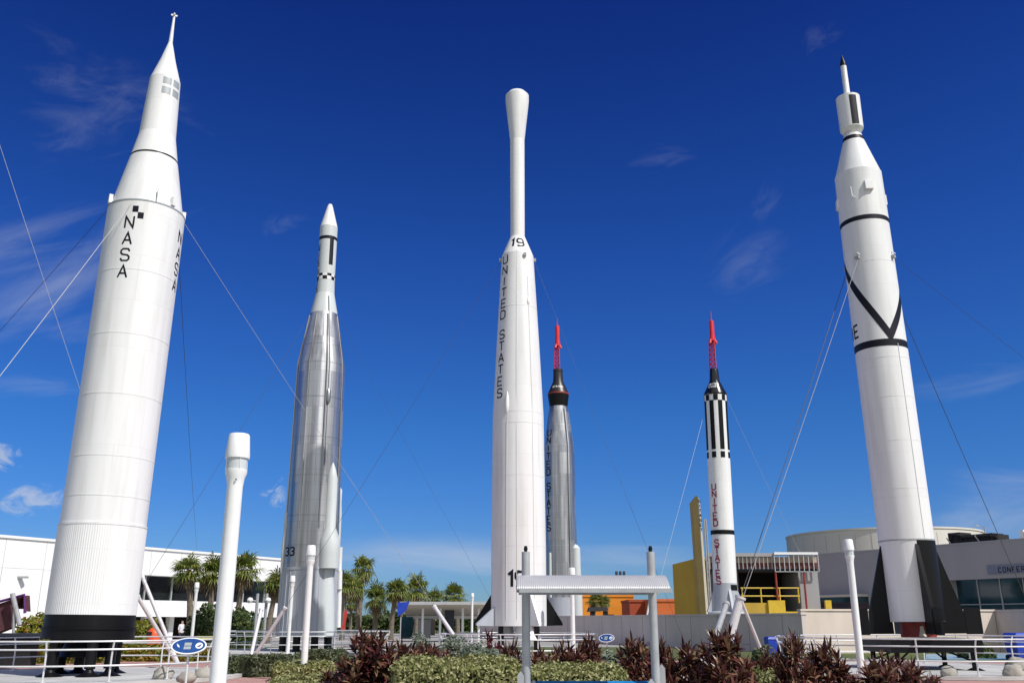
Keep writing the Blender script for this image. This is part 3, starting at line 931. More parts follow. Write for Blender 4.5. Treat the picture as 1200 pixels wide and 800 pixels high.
Q.line(mb, 'UNITED', -4, Q.h(452), .21, 'sign_white', th=.22, off=.02, gap=.9); Q.part(mb, 'lettering', cap_); mb = MB(); Q.line(mb, 'STATES', -4, Q.h(455.6), .2, 'sign_white', th=.22, off=.02, gap=.9)
Q.part(mb, 'lettering', cap_)
def escape_tower(rk, yb, yt, wb, wt, ym, yn, wm, mat_):
    h0, h1, h2, h3 = rk.h(yb), rk.h(yt), rk.h(ym), rk.h(yn)
    r0, r1, rm = rk.r(yb, wb), rk.r(yt, wt), rk.r(ym, wm)
    m_ = MB()
    n = 6
    for k in range(3):
        a, b = R(120 * k + 30), R(120 * k + 150)
        def P(ang, q): 
            rr = r0 + (r1 - r0) * q
            return Vector((rr * math.sin(ang), -rr * math.cos(ang), h0 + (h1 - h0) * q))
        m_.tube([P(a, 0), P(a, 1)], .05, mat_, 6)
        for j in range(n):
            q0, q1 = j / n, (j + 1) / n
            m_.tube([P(a, q0), P(b, q1)], .026, mat_, 5)
            m_.tube([P(b, q0), P(a, q1)], .026, mat_, 5)
            m_.tube([P(a, q1), P(b, q1)], .026, mat_, 5)
    tr = rk.part(m_, 'escape_tower')
    m_ = MB()
    m_.lathe([(h1 - .05, rm * 1.3), (h1 + .25, rm * 1.2), (h2 + .35, rm), (h3 - .25, rm), (h3 - .1, rm * .9), (h3, rm * .25)], mat_, 24)
    rk.part(m_, 'escape_motor', tr)
    for k in range(3):
        m_ = MB(); a = R(120 * k + 80); q = Vector((math.sin(a), -math.cos(a), 0)) * rm * 1.25
        m_.tube([q * .5 + Vector((0, 0, h1 + .3)), q * 1.25 + Vector((0, 0, h1 - .3))], [.08, .13], mat_, 10)
        rk.part(m_, 'motor_nozzle', tr)
    m_ = MB(); m_.tube([(0, 0, h3 - .05), (0, 0, h3 + .8)], [.05, .02], mat_, 6); rk.part(m_, 'spike', tr)
escape_tower(Q, 433, 405, 8, 6.5, 401, 381, 5.2, 'red_paint')

# ---- 5: striped capsule rocket
S = Rocket('striped_capsule_rocket', 'slim white rocket with black stripes, red lettering and a black capsule', (851.5, 716), (833.5, 373.5), 76)
hsf = S.h(683)
bo = S.pr((683, 28), (600, 27.3), (464, 26.6))
S.prof = S.pr((716, 28.5)) + bo + S.pr((463, 27.6), (447, 12), (433, 9))
rS = S.r(600, 27.3)
mb = MB(); mb.lathe(bo, 'white_paint', 96); bd = S.part(mb, 'body')
mb = MB(); mb.lathe(S.pr((716, 32), (700, 29.5), (684, 28.6)) + [(hsf, S.r(683, 28.6))], 'skirt_grey', 64); S.part(mb, 'tail_skirt')
mb = MB(); mb.lathe([(S.h(721), S.r(716, 44)), (S.h(717), S.r(716, 44)), (S.h(716), S.r(716, 33))], 'pale_grey_paint', 48); S.part(mb, 'base_flange')
for ph in (-70, 20, 110, -160):
    fin(S, ph, [(rS * .95, S.h(717)), (rS * 1.75, S.h(717)), (rS * 1.6, S.h(712)), (rS * .95, S.h(687))], .2, 'skirt_grey')
mb = MB(); S.patch(mb, 26, 75, S.h(701), S.h(685), 'black_paint', .03); S.part(mb, 'black_panel', bd)
mb = MB(); S.band(mb, S.h(626.5), S.h(621.5), 'black_paint', .02); S.part(mb, 'stripe', bd)
for k in range(4):
    pass
mb = MB()
for k in range(8):
    a0 = -168 + k * 45
    mb = MB(); S.patch(mb, a0, a0 + 22.5, S.h(528), S.h(471), 'black_paint', .02, 6)
    S.part(mb, 'upright_stripe', bd)
mb = MB()
for k in range(8):
    a0 = -168 + k * 45
    S.patch(mb, a0 - 22.5, a0, S.h(471), S.h(464.3), 'black_paint', .02)
    S.patch(mb, a0, a0 + 22.5, S.h(537.5), S.h(530.5), 'black_paint', .02)
S.part(mb, 'checker_band', bd)
for txt, ya, yb in (('UNITED', 568, 617), ('STATES', 633, 684.5)):
    mb = MB(); hA, hB = S.h(ya), S.h(yb)
    pt = (hA - hB) / 5.82
    S.word(mb, txt, -33, hA, pt * .82, pt, 'red_lettering', width=pt * .66, th=.2, off=.03)
    S.part(mb, 'lettering', bd)
mb = MB(); mb.lathe(S.pr((464, 27), (462.5, 28), (447, 12.2), (444, 11.6), (434, 10.4), (432, 8.6), (432, 5)), 'capsule_black', 48); cap_ = S.part(mb, 'capsule')
mb = MB()
S.line(mb, 'UNITED', -12, S.h(452.6), .17, 'sign_white', th=.2, off=.02, gap=.9); S.part(mb, 'lettering', cap_); mb = MB(); S.line(mb, 'STATES', -12, S.h(456.4), .19, 'sign_white', th=.2, off=.02, gap=.9)
S.part(mb, 'lettering', cap_)
escape_tower(S, 432, 399, 10, 8, 396, 375, 5.8, 'red_paint')

# ---- 6: right rocket with the black fins
K = Rocket('black_finned_rocket', 'white rocket with black tail fins, a black chevron and a black tipped probe', (1074.5, 728), (986.5, 64), 32.3)
bo = K.pr((728, 68.5), (632, 67), (410, 63.5), (262, 58.5))
up1 = K.pr((262, 58.5), (207, 56))
cn = K.pr((207, 56), (166, 25.5), (160, 22.5))
nk = K.pr((160, 18.5), (152, 18))
tub = K.pr((156.5, 22), (152.5, 28.6), (117, 29), (115.5, 29), (115.5, 7.6))
K.prof = bo + up1[1:] + cn[1:] + nk[1:] + tub[1:3]
mb = MB(); mb.lathe(bo, 'white_paint', 120, cap=(True, False)); bd = K.part(mb, 'body')
for y in (314, 425, 470, 520, 575): seam(K, bd, y, 'white_matt', .025, .005)
mb = MB(); h = K.h(634); K.band(mb, h - .025, h + .025, 'grey_steel', .015)
K.part(mb, 'tail_ring', bd)
mb = MB(); mb.tube([K.pos(R(40), K.h(y), .004) for y in (410, 480, 560, 632)], .014, 'pale_grey_paint', 5); K.part(mb, 'cable_duct', bd)
mb = MB(); mb.lathe([(a, r_ * 1.012) for a, r_ in up1] + [(up1[-1][0], up1[-1][1] * .9)], 'white_paint', 96, cap=(False, False)); us = K.part(mb, 'instrument_section')
mb = MB(); mb.lathe(cn, 'white_paint', 96); cc = K.part(mb, 'nose_cone')
mb = MB(); K.band(mb, K.h(167.2), K.h(162.5), 'navy_marking', .006); K.part(mb, 'stripe', cc)
mb = MB(); mb.lathe(nk, 'white_paint', 48); K.part(mb, 'neck')
mb = MB(); mb.lathe(tub, 'white_paint', 72); tb = K.part(mb, 'spinning_drum')
mb = MB(); K.patch(mb, 7, 43, K.h(151.5), K.h(118), 'navy_marking'); K.part(mb, 'upright_stripe', tb); mb = MB(); K.patch(mb, 190, 216, K.h(151.5), K.h(118), 'navy_marking'); K.part(mb, 'upright_stripe', tb)
mb = MB(); mb.lathe(K.pr((115.5, 11), (111, 10.5), (109, 7.6), (78, 7.2)), 'white_paint', 40); pb = K.part(mb, 'probe')
mb = MB(); mb.lathe(K.pr((78, 7.6), (75, 7.6), (66, 1.2), (64.5, .5)), 'black_paint', 40); K.part(mb, 'probe_tip', pb)
mb = MB(); K.band(mb, K.h(267), K.h(260.5), 'navy_marking', .006); K.part(mb, 'stripe', bd)
mb = MB(); K.band(mb, K.h(413), K.h(405), 'navy_marking', .006); K.part(mb, 'stripe', bd)
mb = MB()
hv, hT = K.h(407), K.h(312)
th = (K.h(405) - K.h(413)) * 1.95
nn = 40
for sgn in (-1, 1):
    vs, fs = [], []
    for i in range(nn + 1):
        q = i / nn
        ph = R(25 + sgn * 180 * q * .62)
        hh_ = hv + (hT - hv) * q
        for o_ in (0, 1):
            vs.append(K.pos(ph, hh_ + th * (o_) - th * .15, .0065 if sgn < 0 else .008))
    for i in range(nn):
        fs.append((2 * i, 2 * i + 2, 2 * i + 3, 2 * i + 1))
    mb.add(vs, fs, 'navy_marking')
K.part(mb, 'chevron', bd)
for ch, ph in (('E', -57), ('U', -86)):
    mb = MB(); ls = (K.h(385.5) - K.h(402.5)) * .82; K.word(mb, ch, ph, K.h(383), ls, ls, 'navy_marking', width=ls * .6, th=.17); K.part(mb, 'lettering', bd)
for ph, yy, sx, sz_ in ((22, 229, .3, .42), (112, 236, .3, .5), (-78, 238, .3, .42)):
    mb = MB()
    q = K.pos(R(ph), K.h(yy), .02); Rm = Matrix.Rotation(R(ph), 3, 'Z')
    x, y_, z_ = sx / 2, .10 if ph == 22 else .05, sz_ / 2
    bot = [q + Rm @ Vector(v) for v in ((-x, .1, -z_), (x, .1, -z_), (x, -y_, -z_ * .85), (-x, -y_, -z_ * .85))]
    top = [q + Rm @ Vector(v) for v in ((-x, .1, z_), (x, .1, z_), (x, -y_ * .8, z_ * .75), (-x, -y_ * .8, z_ * .75))]
    mb.hexa(bot, top, 'white_paint'); K.part(mb, 'sensor_box', us)
mb = MB(); q = K.pos(R(-17), K.h(234), .02)
mb.tube([q + Vector((-.05, 0, .2)), q + Vector((-.05, -.06, .2)), q + Vector((-.03, -.06, -.2)), q + Vector((.06, -.06, -.26))], .02, 'white_paint', 6); K.part(mb, 'antenna', us)
mb = MB()
for ph in (-25, 65, 155, -115):
    q = K.pos(R(ph), K.h(309), .03)
    mb.box(q, (.16, .16, .1), 'grey_steel', Matrix.Rotation(R(ph), 3, 'Z'))
    mb.tube([q + Vector((-.1, 0, .1)), q + Vector((0, 0, .2)), q + Vector((.1, 0, .1))], .02, 'wire_bright', 6)
K.part(mb, 'wire_lug', bd)
rK = K.r(640, 67)
for ph in (-70, 20, 110, -160):
    f_ = fin(K, ph, [(rK * .9, K.h(742)), (rK * 1.75, K.h(742)), (rK * 1.72, K.h(716)), (rK * .98, K.h(637))], .12, 'black_paint', 'tail_fin')
    a = R(ph)
    mb = MB()
    e = Vector((math.sin(a), -math.cos(a), 0)); n_ = Vector((math.cos(a), math.sin(a), 0))
    mb.prism([e * r_ + Vector((0, 0, h_)) - n_ * .045 for r_, h_ in ((rK * 1.77, K.h(743)), (rK * 2.35, K.h(743)), (rK * 2.35, K.h(713)), (rK * 1.77, K.h(711)))], n_ * .09, 'black_paint')
    K.part(mb, 'rudder', f_)
mb = MB(); mb.lathe([(K.h(746), rK * .62), (K.h(728) , rK * .6)], 'dull_red', 40); K.part(mb, 'engine_section')
mb = MB(); K.patch(mb, 21, 112, K.h(728) + .01, K.h(635), 'black_paint', .012, 4); K.part(mb, 'black_panel', bd)
mb = MB(); q = Vector((.12, -rK * .66, K.h(745)))
mb.lathe([(0, .13), (.06, .1), (.2, .07), (.33, .05)], 'canopy_beige', 16, o=q); K.part(mb, 'valve')
zb = -K.base.z
mb = MB(); hp = K.h(747)
mb.box((0, 0, hp - .22), (2.9, 2.9, .42), 'black_paint', Matrix.Rotation(R(20), 3, 'Z')); st = K.part(mb, 'launch_stand')
for sx in (-1, 1):
    for sy in (-1, 1):
        v = Matrix.Rotation(R(20), 3, 'Z') @ Vector((sx * 1.2, sy * 1.2, 0))
        mb = MB()
        mb.box(v + Vector((0, 0, (hp - .3 + zb) / 2)), (.16, .16, hp - .3 - zb), 'black_paint')
        mb.lathe([(zb, .4), (zb + .05, .36), (zb + .16, .12)], 'black_paint', 20, o=v)
        v2 = v * .35
        mb.tube([v + Vector((0, 0, zb + .35)), Vector((v.x, v2.y, hp - .3))], .035, 'black_paint', 6)
        mb.tube([v + Vector((0, 0, zb + .35)), Vector((v2.x, v.y, hp - .3))], .035, 'black_paint', 6)
        K.part(mb, 'leg', st)

# ------------------------------------------------------------------ ground under them
JC = Vector((J.base.x, J.base.y)); KC = Vector((K.base.x, K.base.y)); AC = Vector((A.base.x, A.base.y)); DC = Vector((D.base.x, D.base.y))
def strip(name, xs, Ya, Yb, z, mat_):
    pts = [(gxy(xs[0], Ya).x, Ya), (gxy(xs[1], Ya).x, Ya), (gxy(xs[1], Yb).x, Yb), (gxy(xs[0], Yb).x, Yb)]
    return sheet(name, pts, z, mat_)
strip('plaza_paving', (-500, 1700), 3, 24.3, .004, 'pad_concrete')
strip('walkway', (-400, 1700), 24.3, 41, .005, 'pink_paving')
strip('planting_bed', (262, 1010), 14, 24.2, .009, 'mulch')
strip('far_plaza', (-300, 1500), 62, 130, .008, 'grey_paving')
strip('water_channel', (1085, 1500), 42, 49, .012, 'mosaic_blue')
disc('rocket_pad', JC, 4.6, .012, 'pad_concrete', h=.1)
disc('rocket_pad', KC, 5.1, .016, 'pad_concrete', h=.1)
disc('rocket_pad', AC, 5.6, .02, 'pad_concrete', h=.1)
disc('rocket_pad', DC, 3.8, .024, 'pad_concrete', h=.1)

# ------------------------------------------------------------------ railings round the rockets
def ring_railing(label, c, rad, npost, z=.1, a0=0.0):
    t = thing('ring_railing', label, 'railing', (c[0], c[1], z), group='steel railings round the rockets')
    for hgt, ro in ((1.0, 0.0), (.80, .0), (.40, .0)):
        mb = MB(); n = 120
        mb.tube([Vector((rad * math.cos(2 * math.pi * k / n), rad * math.sin(2 * math.pi * k / n), hgt)) for k in range(n)], .022, 'rail_steel', 8, closed=True)
        mb.build('rail', t)
    mb = MB()
    mb.tube([(-.0, 0, 0), (-.0, 0, .62), (.04, 0, .8), (0.13, 0, 1.0)], .025, 'rail_steel', 8)
    mb.lathe([(0, .07), (.02, .07)], 'rail_steel', 12)
    p0 = None
    for k in range(npost):
        a = 2 * math.pi * k / npost + a0
        p = mb.build('post', t) if p0 is None else p0.copy()
        if p0 is None: p0 = p
        else: C.objects.link(p); p.parent = t
        p.location = ((rad + -.07) * math.cos(a), (rad - .07) * math.sin(a), 0)
        p.rotation_euler = (0, 0, a)
ring_railing('low steel ring railing round the broad white rocket with the ribbed skirt', JC, 4.05, 16, a0=.18)
ring_railing('low steel ring railing round the white rocket with black tail fins', KC, 4.6, 18, a0=.1)
ring_railing('low steel ring railing round the foot of the silver rocket with grey pods', AC, 4.4, 18)
ring_railing('low steel ring railing behind the hedge, round the rocket marked 19', DC, 3.3, 14)

# oval signs
def oval_sign(label, p, wd, tilt, rz, zpost):
    t = thing('oval_sign', label, 'sign', (p.x, p.y, 0), rz, group='blue oval information signs')
    Rm = Matrix.Rotation(R(tilt), 3, 'X')
    def ell(rx, ry, z, mat_, name, dz, par):
        n = 48; m_ = MB()
        b = [Rm @ Vector((rx * math.cos(2 * math.pi * k / n), ry * math.sin(2 * math.pi * k / n), z)) + Vector((0, 0, p.z)) for k in range(n)]
        tt = [v + Rm @ Vector((0, 0, dz)) for v in b]
        m_.hexa(b, tt, mat_); return m_.build(name, par)
    fr = ell(wd / 2, wd * .29, 0, 'sign_white', 'frame', .03, t)
    fc = ell(wd / 2 * .92, wd * .255, .031, 'sign_blue', 'face', .004, t)
    m_ = MB()
    for (x, y, sx, sy) in ((-.03, .05, .2, .11), (-.03, -.08, .2, .1)):
        m_.box(Rm @ Vector((x * wd, y * wd, .0375)) + Vector((0, 0, p.z)), (sx * wd, sy * wd, .004), 'window_grey', Rm)
    m_.build('picture', fc)
    m_ = MB()   # white round emblem with a winged craft
    cx = .29 * wd; rr = .105 * wd; n = 28
    m_.add([Rm @ Vector((cx + rr * math.cos(2 * math.pi * k / n), rr * math.sin(2 * math.pi * k / n), .0365)) + Vector((0, 0, p.z)) for k in range(n)], [tuple(range(n))], 'sign_white')
    m_.add([Rm @ Vector((cx + a * wd, b * wd, .039)) + Vector((0, 0, p.z)) for a, b in ((-.07, -.045), (.06, .06), (.05, -.01), (.02, -.05))], [(0, 3, 2, 1)], 'sign_blue')
    m_.build('emblem', fc); m_ = MB()
    m_.add([Rm @ Vector((-.3 * wd + a * wd, b * wd, .0372)) + Vector((0, 0, p.z)) for a, b in ((-.05, .08), (.03, -.0), (.05, -.07), (-.02, -.02))], [(0, 3, 2, 1)], 'sign_white')
    m_.build('emblem', fc)
    m_ = MB(); m_.tube([(0, .02, 0), (0, .02, p.z - .02)], .03, 'rail_steel', 10); m_.build('post', t)
    return t
oval_sign('larger blue oval sign with white rim standing at the railing near the tallest lamp post', at(221.5, 757, 24.2), .86, 50, R(8), 0)
oval_sign('smaller blue oval sign with white rim peeking above the maroon plants before the concrete wall', at(711, 747.5, 38), .64, 55, R(-25), 0)

# ------------------------------------------------------------------ lamp posts
def lamp_proto():
    t = thing('lamp_post', '', 'lamp post', group='white lamp posts with cylinder heads')
    mb = MB(); mb.lathe([(0, .12), (.02, .12), (.03, .094), (3.1, .09), (3.2, .104), (3.26, .125), (3.3, .125)], 'light_pole_white', 32); mb.build('pole', t)
    mb = MB(); mb.lathe([(3.3, .118), (3.43, .122)], 'lamp_glass', 32); mb.lathe([(3.3, .06), (3.34, .05), (3.36, .07), (3.43, .08)], 'lamp_inside', 16); mb.build('lens', t)
    mb = MB(); mb.lathe([(3.43, .14), (3.46, .142), (3.7, .122), (3.72, .11), (3.725, .0)], 'light_pole_white', 32); mb.build('cap', t)
    mb = MB()
    for k in range(4):
        a = k * math.pi / 2 + .6
        mb.tube([(.122 * math.cos(a), .122 * math.sin(a), 3.28), (.122 * math.cos(a), .122 * math.sin(a), 3.44)], .006, 'light_pole_white', 5)
    mb.tube([(.04, -.105, 3.17), (.04, -.115, 3.17)], .012, 'lamp_inside', 8)
    mb.build('bracket', t)
    return t
LP = lamp_proto()
lamps = [(280.5, 10.7, 'tallest white lamp post, nearest the camera, in front of the pale arcade building'),
         (365, 27.3, 'white lamp post in front of the silver rocket, rising from the variegated low hedge'),
         (343, 46, 'small white lamp post just left of the silver rocket in the grey green shrubs'),
         (231, 54, 'white lamp post beside the leftmost palm, behind the larger oval sign'),
         (993.5, 25.3, 'white lamp post among maroon plants left of the black finned rocket'),
         (670, 39, 'white lamp post seen under the kiosk roof, against the silver capsule rocket'),
         (553.5, 75, 'thin white lamp post in front of the open sided shelter'),
         (801, 88, 'short looking lamp post showing above the concrete wall before the mustard wall')]
for i, (x, Y, lab) in enumerate(lamps):
    p = gxy(x, Y, 3.7); p.z = 0
    if i == 0:
        o = LP; o.location = p; o['label'] = lab
    else:
        o = dup(LP, p, i * .7, None, lab)
wp = thing('plain_post', 'plain white post without a lamp, left of the kiosk below the rocket marked 19', 'post', gxy(585.5, 44))
mb = MB(); mb.lathe([(0, .085), (2.85, .085), (2.86, .07), (2.86, 0)], 'light_pole_white', 24); mb.build('tube', wp)
mb = MB(); mb.box((0, 0, .04), (.32, .32, .08), 'grey_steel'); mb.build('foot', wp)

# ------------------------------------------------------------------ guy wire anchors
def strut(label, base, tops, rad=.075, name='wire_anchor', mat_='rail_steel', foot=True):
    t = thing(name, label, 'anchor', base, group='steel anchor struts of the guy wires')
    for tp in tops:
        mb = MB()
        v = tp - base
        mb.tube([Vector((0, 0, -.05)), v], rad, mat_, 14)
        mb.tube([v * .985, v * 1.015], rad * 1.25, mat_, 14)
        mb.build('strut', t)
    mb = MB(); mb.box((0, 0, .05), (.5, .5, .1), 'grey_steel'); mb.build('foot', t)
    return t
a1b = gxy(210, 37); a1t = [at(167, 676, 37), at(161, 698, 35.2)]
strut('pair of slanting grey struts right of the ribbed white rocket, meeting behind the oval sign', a1b, a1t)
a2b = gxy(292, 39); a2t = [at(306, 714, 40), at(334, 712, 38.5)]
strut('pair of white slanting struts in grey green shrubs left of the silver rocket', a2b, a2t)
a3b = gxy(557, 36); a3t = [at(509.5, 711, 38)]
strut('single white strut leaning left in front of the open sided shelter', a3b, a3t)
a4b = gxy(843, 30); a4t = [at(867.5, 700, 30)]
a4 = strut('thick white strut under the striped rocket with a thin white brace', a4b, a4t, .14)
mb = MB(); mb.tube([at(869, 704, 29.9) - a4b, gxy(903, 31) - a4b], .05, 'rail_steel', 10); mb.build('brace', a4)
a5b = gxy(818, 25.5); a5t = [at(851, 708, 29)]
strut('long grey strut leaning right, between maroon plants below the striped rocket', a5b, a5t, .085, mat_='grey_steel')

def wire(label, p, q, rad, mat_, sag=.004):
    p, q = Vector(p), Vector(q)
    mb = MB(); n = 12; ln = (q - p).length
    pts = [p.lerp(q, k / n) - Vector((0, 0, 4 * sag * ln * (k / n) * (1 - k / n))) for k in range(n + 1)]
    mb.tube([v - p for v in pts], rad, mat_, 6)
    o = mb.build('guy_wire', loc=p)
    return tag(o, label, 'guy wire', 'guy wires of the rockets')
def down(p, q):
    """carry the wire from p through q on to the ground"""
    return p + (q - p) * (p.z / (p.z - q.z))
def on(rk, phi, y, off=.02): return rk.world(rk.pos(R(phi), rk.h(y), off))
wire('dark guy wire from the left shoulder of the ribbed rocket to the left picture edge', on(J, -88, 256), down(on(J, -88, 256), at(-60, 452, 33)), .009, 'wire_dark')
wire('bright guy wire from the lettering of the ribbed rocket down to the left picture edge', on(J, -24, 257), down(on(J, -24, 257), at(-60, 516, 22)), .009, 'wire_bright')
wire('pale guy wire from the right shoulder of the ribbed rocket to the single leaning strut', on(J, 88, 256), a3t[0], .007, 'wire_bright')
wire('dark guy wire coming out behind the ribbed rocket to the arcade roof', on(J, 120, 262), at_z(231, 648, 7.8), .011, 'wire_dark')
wire('pale guy wire crossing the upper left sky and passing behind the ribbed rocket', a1t[0] + (at(-20, 105, 33) - a1t[0]) * 1.5, a1t[0], .008, 'wire_bright')
wire('thin guy wire from the left of the silver rocket to the grey struts', on(A, -85, 372), a1t[1], .008, 'wire_dark')
wire('thin guy wire from the right side of the silver rocket towards the open shelter', on(A, 80, 370), down(on(A, 80, 370), at(575, 700, 46)), .0045, 'wire_dark')
wire('dark thin guy wire from the left shoulder of the rocket marked 19', on(D, -85, 306), a2t[1], .008, 'wire_dark')
wire('thin guy wire from the right shoulder of the rocket marked 19 towards the kiosk', on(D, 85, 306), down(on(D, 85, 306), at(768, 665, 38)), .005, 'wire_dark')
wire('pale guy wire running from the striped rocket down left behind the kiosk roof', on(S, -85, 482), down(on(S, -85, 482), at(770, 690, 70)), .011, 'wire_bright')
wire('pale guy wire from the right of the striped rocket fading to the lower right', on(S, 85, 468), at(938, 648.5, 80), .009, 'wire_bright')
wire('dark guy wire from the black finned rocket to the thick white strut', on(K, -95, 319), a4t[0], .012, 'wire_dark')
wire('bright guy wire from the black finned rocket to the thick white strut', on(K, -22, 309), a4t[0] + Vector((.06, -.05, -.03)), .010, 'wire_bright')
wire('dark guy wire from behind the black finned rocket down to the conference facade', on(K, 150, 309), down(on(K, 150, 309), at(1212, 722, 40)), .013, 'wire_dark')
wire('faint guy wire from the black finned rocket out to the right picture edge', on(K, 85, 309), down(on(K, 85, 309), at(1260, 462, 36)), .006, 'wire_dark')

# ------------------------------------------------------------------ map kiosk
kY = 13.0
kl, kr = gxy(616.5, kY, 1.4), gxy(766.5, kY, 1.4); kl.z = kr.z = 0
kc = (kl + kr) / 2
kt = thing('map_kiosk', 'grey steel kiosk with a curved corrugated roof on two round posts above a blue panel', 'kiosk', (kc.x, kc.y, 0))
hw = (kr - kl).length / 2
for sx in (-1, 1):
    mb = MB(); mb.tube([(sx * hw, 0, 0), (sx * hw, 0, 2.52)], .057, 'grey_steel', 20)
    mb.lathe([(2.52, .02), (2.56, .03), (2.6, .02)], 'black_paint', 10, o=(sx * hw, 0, 0)); ps = mb.build('post', kt)
    for yy, xx, zt in ((-.10, -.075, .96 if sx < 0 else .87), (.10, .1, .84 if sx < 0 else 1.04)):
        mb = MB(); x0, x1 = sx * hw + xx - .045, sx * hw + xx + .045
        z0 = .1
        mb.prism([(x0, yy, z0), (x1, yy, z0), (x1, yy, zt - .05), (x1 - .035, yy, zt), (x0 + .035, yy, zt), (x0, yy, zt - .05)], (0, .03, 0), 'grey_steel')
        mb.build('side_plate', ps)
mb = MB()    # corrugated sheet bent over the beam
nx, ny = 328, 16
hw2 = hw + .14
vs, fs = [], []
for j in range(ny + 1):
    q = j / ny
    a = R(-62 + 124 * q)
    for i in range(nx + 1):
        x = -hw2 + 2 * hw2 * i / nx + .02
        rr = .62 + .0035 * math.cos(2 * math.pi * i / 4)
        vs.append((x, rr * math.sin(a) * 1.0, 2.0 + (rr * math.cos(a) - .29) * .62))
for j in range(ny):
    for i in range(nx):
        b = j * (nx + 1) + i
        fs.append((b, b + 1, b + nx + 2, b + nx + 1))
mb.add(vs, fs, 'roof_sheet')
rf = mb.build('roof', kt, angle=60)
sm = rf.modifiers.new('thickness', 'SOLIDIFY'); sm.thickness = .012
mb = MB()
mb.box((.045, -.53, 1.985), (2 * hw2, .04, .05), 'grey_steel'); mb.box((.045, .53, 1.985), (2 * hw2, .04, .05), 'grey_steel')
for sx in (-1, 0, 1): mb.box((sx * hw * .98, 0, 2.0), (.05, 1.02, .05), 'grey_steel')
mb.build('roof_frame', kt)
mb = MB(); mb.box((0, -.05, .705), (2 * hw - .16, .5, .03), 'panel_blue', Matrix.Rotation(R(26), 3, 'X')); pn = mb.build('map_panel', kt)
mb = MB(); mb.box((0, -.05, .68), (2 * hw - .12, .54, .02), 'grey_steel', Matrix.Rotation(R(26), 3, 'X')); mb.build('panel_frame', pn)

# ------------------------------------------------------------------ buildings
class Wall:
    """vertical wall line; u runs along it, n out of it towards the viewer"""
    def __init__(s, a, b):
        s.a = Vector((a.x, a.y, 0)); s.d = Vector((b.x - a.x, b.y - a.y, 0)); s.len = s.d.length; s.d.normalize()
        s.n = Vector((s.d.y, -s.d.x, 0))
        if s.n.dot(-s.a) < 0: s.n = -s.n
        s.rz = math.atan2(s.d.y, s.d.x)
    def hit(s, x, y):
        d = ray(x, y)
        t = (s.a - EYEV).dot(s.n) / d.dot(s.n)
        p = EYEV + d * t
        return (p - s.a).dot(s.d), p.z
    def p(s, u, n, z): return s.d * u + s.n * n + Vector((0, 0, z))   # local to s.a
    def box(s, mb, u0, u1, n0, n1, z0, z1, mat_):
        b = [s.p(u0, n0, z0), s.p(u1, n0, z0), s.p(u1, n1, z0), s.p(u0, n1, z0)]
        mb.hexa(b, [v + Vector((0, 0, z1 - z0)) for v in b], mat_)

# pale arcade building on the left
W = Wall(at_z(345, 657.5, 7.6), at_z(-120, 619.5, 7.6))
if W.d.x > 0: pass
bt = thing('arcade_building', 'long white flat roofed building with a dark window band and open ground floor', 'building', W.a)
UL = W.len
uw, zw = W.hit(166, 673); _, zb_ = W.hit(166, 702.5); _, zs_ = W.hit(166, 722)
u_l = W.hit(95, 690)[0]
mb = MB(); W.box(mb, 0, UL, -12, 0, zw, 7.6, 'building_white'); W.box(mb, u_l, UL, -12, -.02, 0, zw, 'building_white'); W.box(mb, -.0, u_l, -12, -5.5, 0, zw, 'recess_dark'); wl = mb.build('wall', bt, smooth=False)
u = 1.6
while u < UL:
    mb = MB(); W.box(mb, u - .015, u + .015, 0, .005, zw if u < u_l else 0, 7.58, 'frame_grey'); mb.build('wall_joint', wl, smooth=False); u += 3.4
mb = MB(); W.box(mb, -.1, UL, -12.1, .12, 7.602, 7.8, 'building_white'); mb.build('roof', bt, smooth=False)
mb = MB(); W.box(mb, 0, u_l - .01, -5, 0, zs_, zb_, 'building_white'); mb.build('balcony_front', bt, smooth=False)
k = 0; u = 0.0
while u < u_l - .5:
    u1 = min(u + 3.0, u_l - .05)
    mb = MB(); W.box(mb, u + .06, u1 - .06, -1.2, -1.15, zb_ + .003, zw - .003, 'glass_dark'); pn = mb.build('window', bt, smooth=False)
    mb = MB(); W.box(mb, u - .05, u + .05, -1.25, -1.0, zb_ + .003, zw - .003, 'frame_grey'); mb.build('frame', pn, smooth=False)
    u = u1
for kk in range(9):
    uu = u_l * kk / 9 + .3
    mb = MB(); W.box(mb, uu, uu + .5, -1.6, -1.1, 0, zs_ - .003, 'building_white'); mb.build('column', bt, smooth=False)
mb = MB()
uu, zz = W.hit(24, 676)
mb.box(W.p(uu, .15, zz), (.9, .3, .15), 'frame_grey'); mb.build('wall_lamp', bt, smooth=False)

# round hall behind, on the right
dc = gxy(1046, 150); 
dr = 118.5 / FPX * 150 * CP * .93
dt = thing('round_hall', 'large cream and grey drum shaped hall showing above the grey facade', 'building', dc)
mb = MB(); mb.lathe([(0, dr), (14.55, dr), (14.55, dr + .12), (14.8, dr + .12), (14.8, dr - .3), (14.3, dr - .3), (14.3, 0)], 'drum_cream', 128, cap=(False, False)); dm = mb.build('drum_wall', dt)
mb = MB()
for k in range(40):
    a = 2 * math.pi * k / 40
    mb.box((dr * math.sin(a), -dr * math.cos(a), 7), (.05, .05, 14), 'frame_grey', Matrix.Rotation(a, 3, 'Z'))
mb.build('panel_joint', dm)
mb = MB(); a = R(52)
q = Vector((dr * math.sin(a), -dr * math.cos(a), 0)) * 1.01
mb.tube([q + Vector((0, 0, 9)), q + Vector((.4, 0, 15.3)), q + Vector((-.8, 0, 15.5)), q + Vector((-1.6, 0, 14.6))], .1, 'frame_grey', 6); mb.build('ladder', dt)

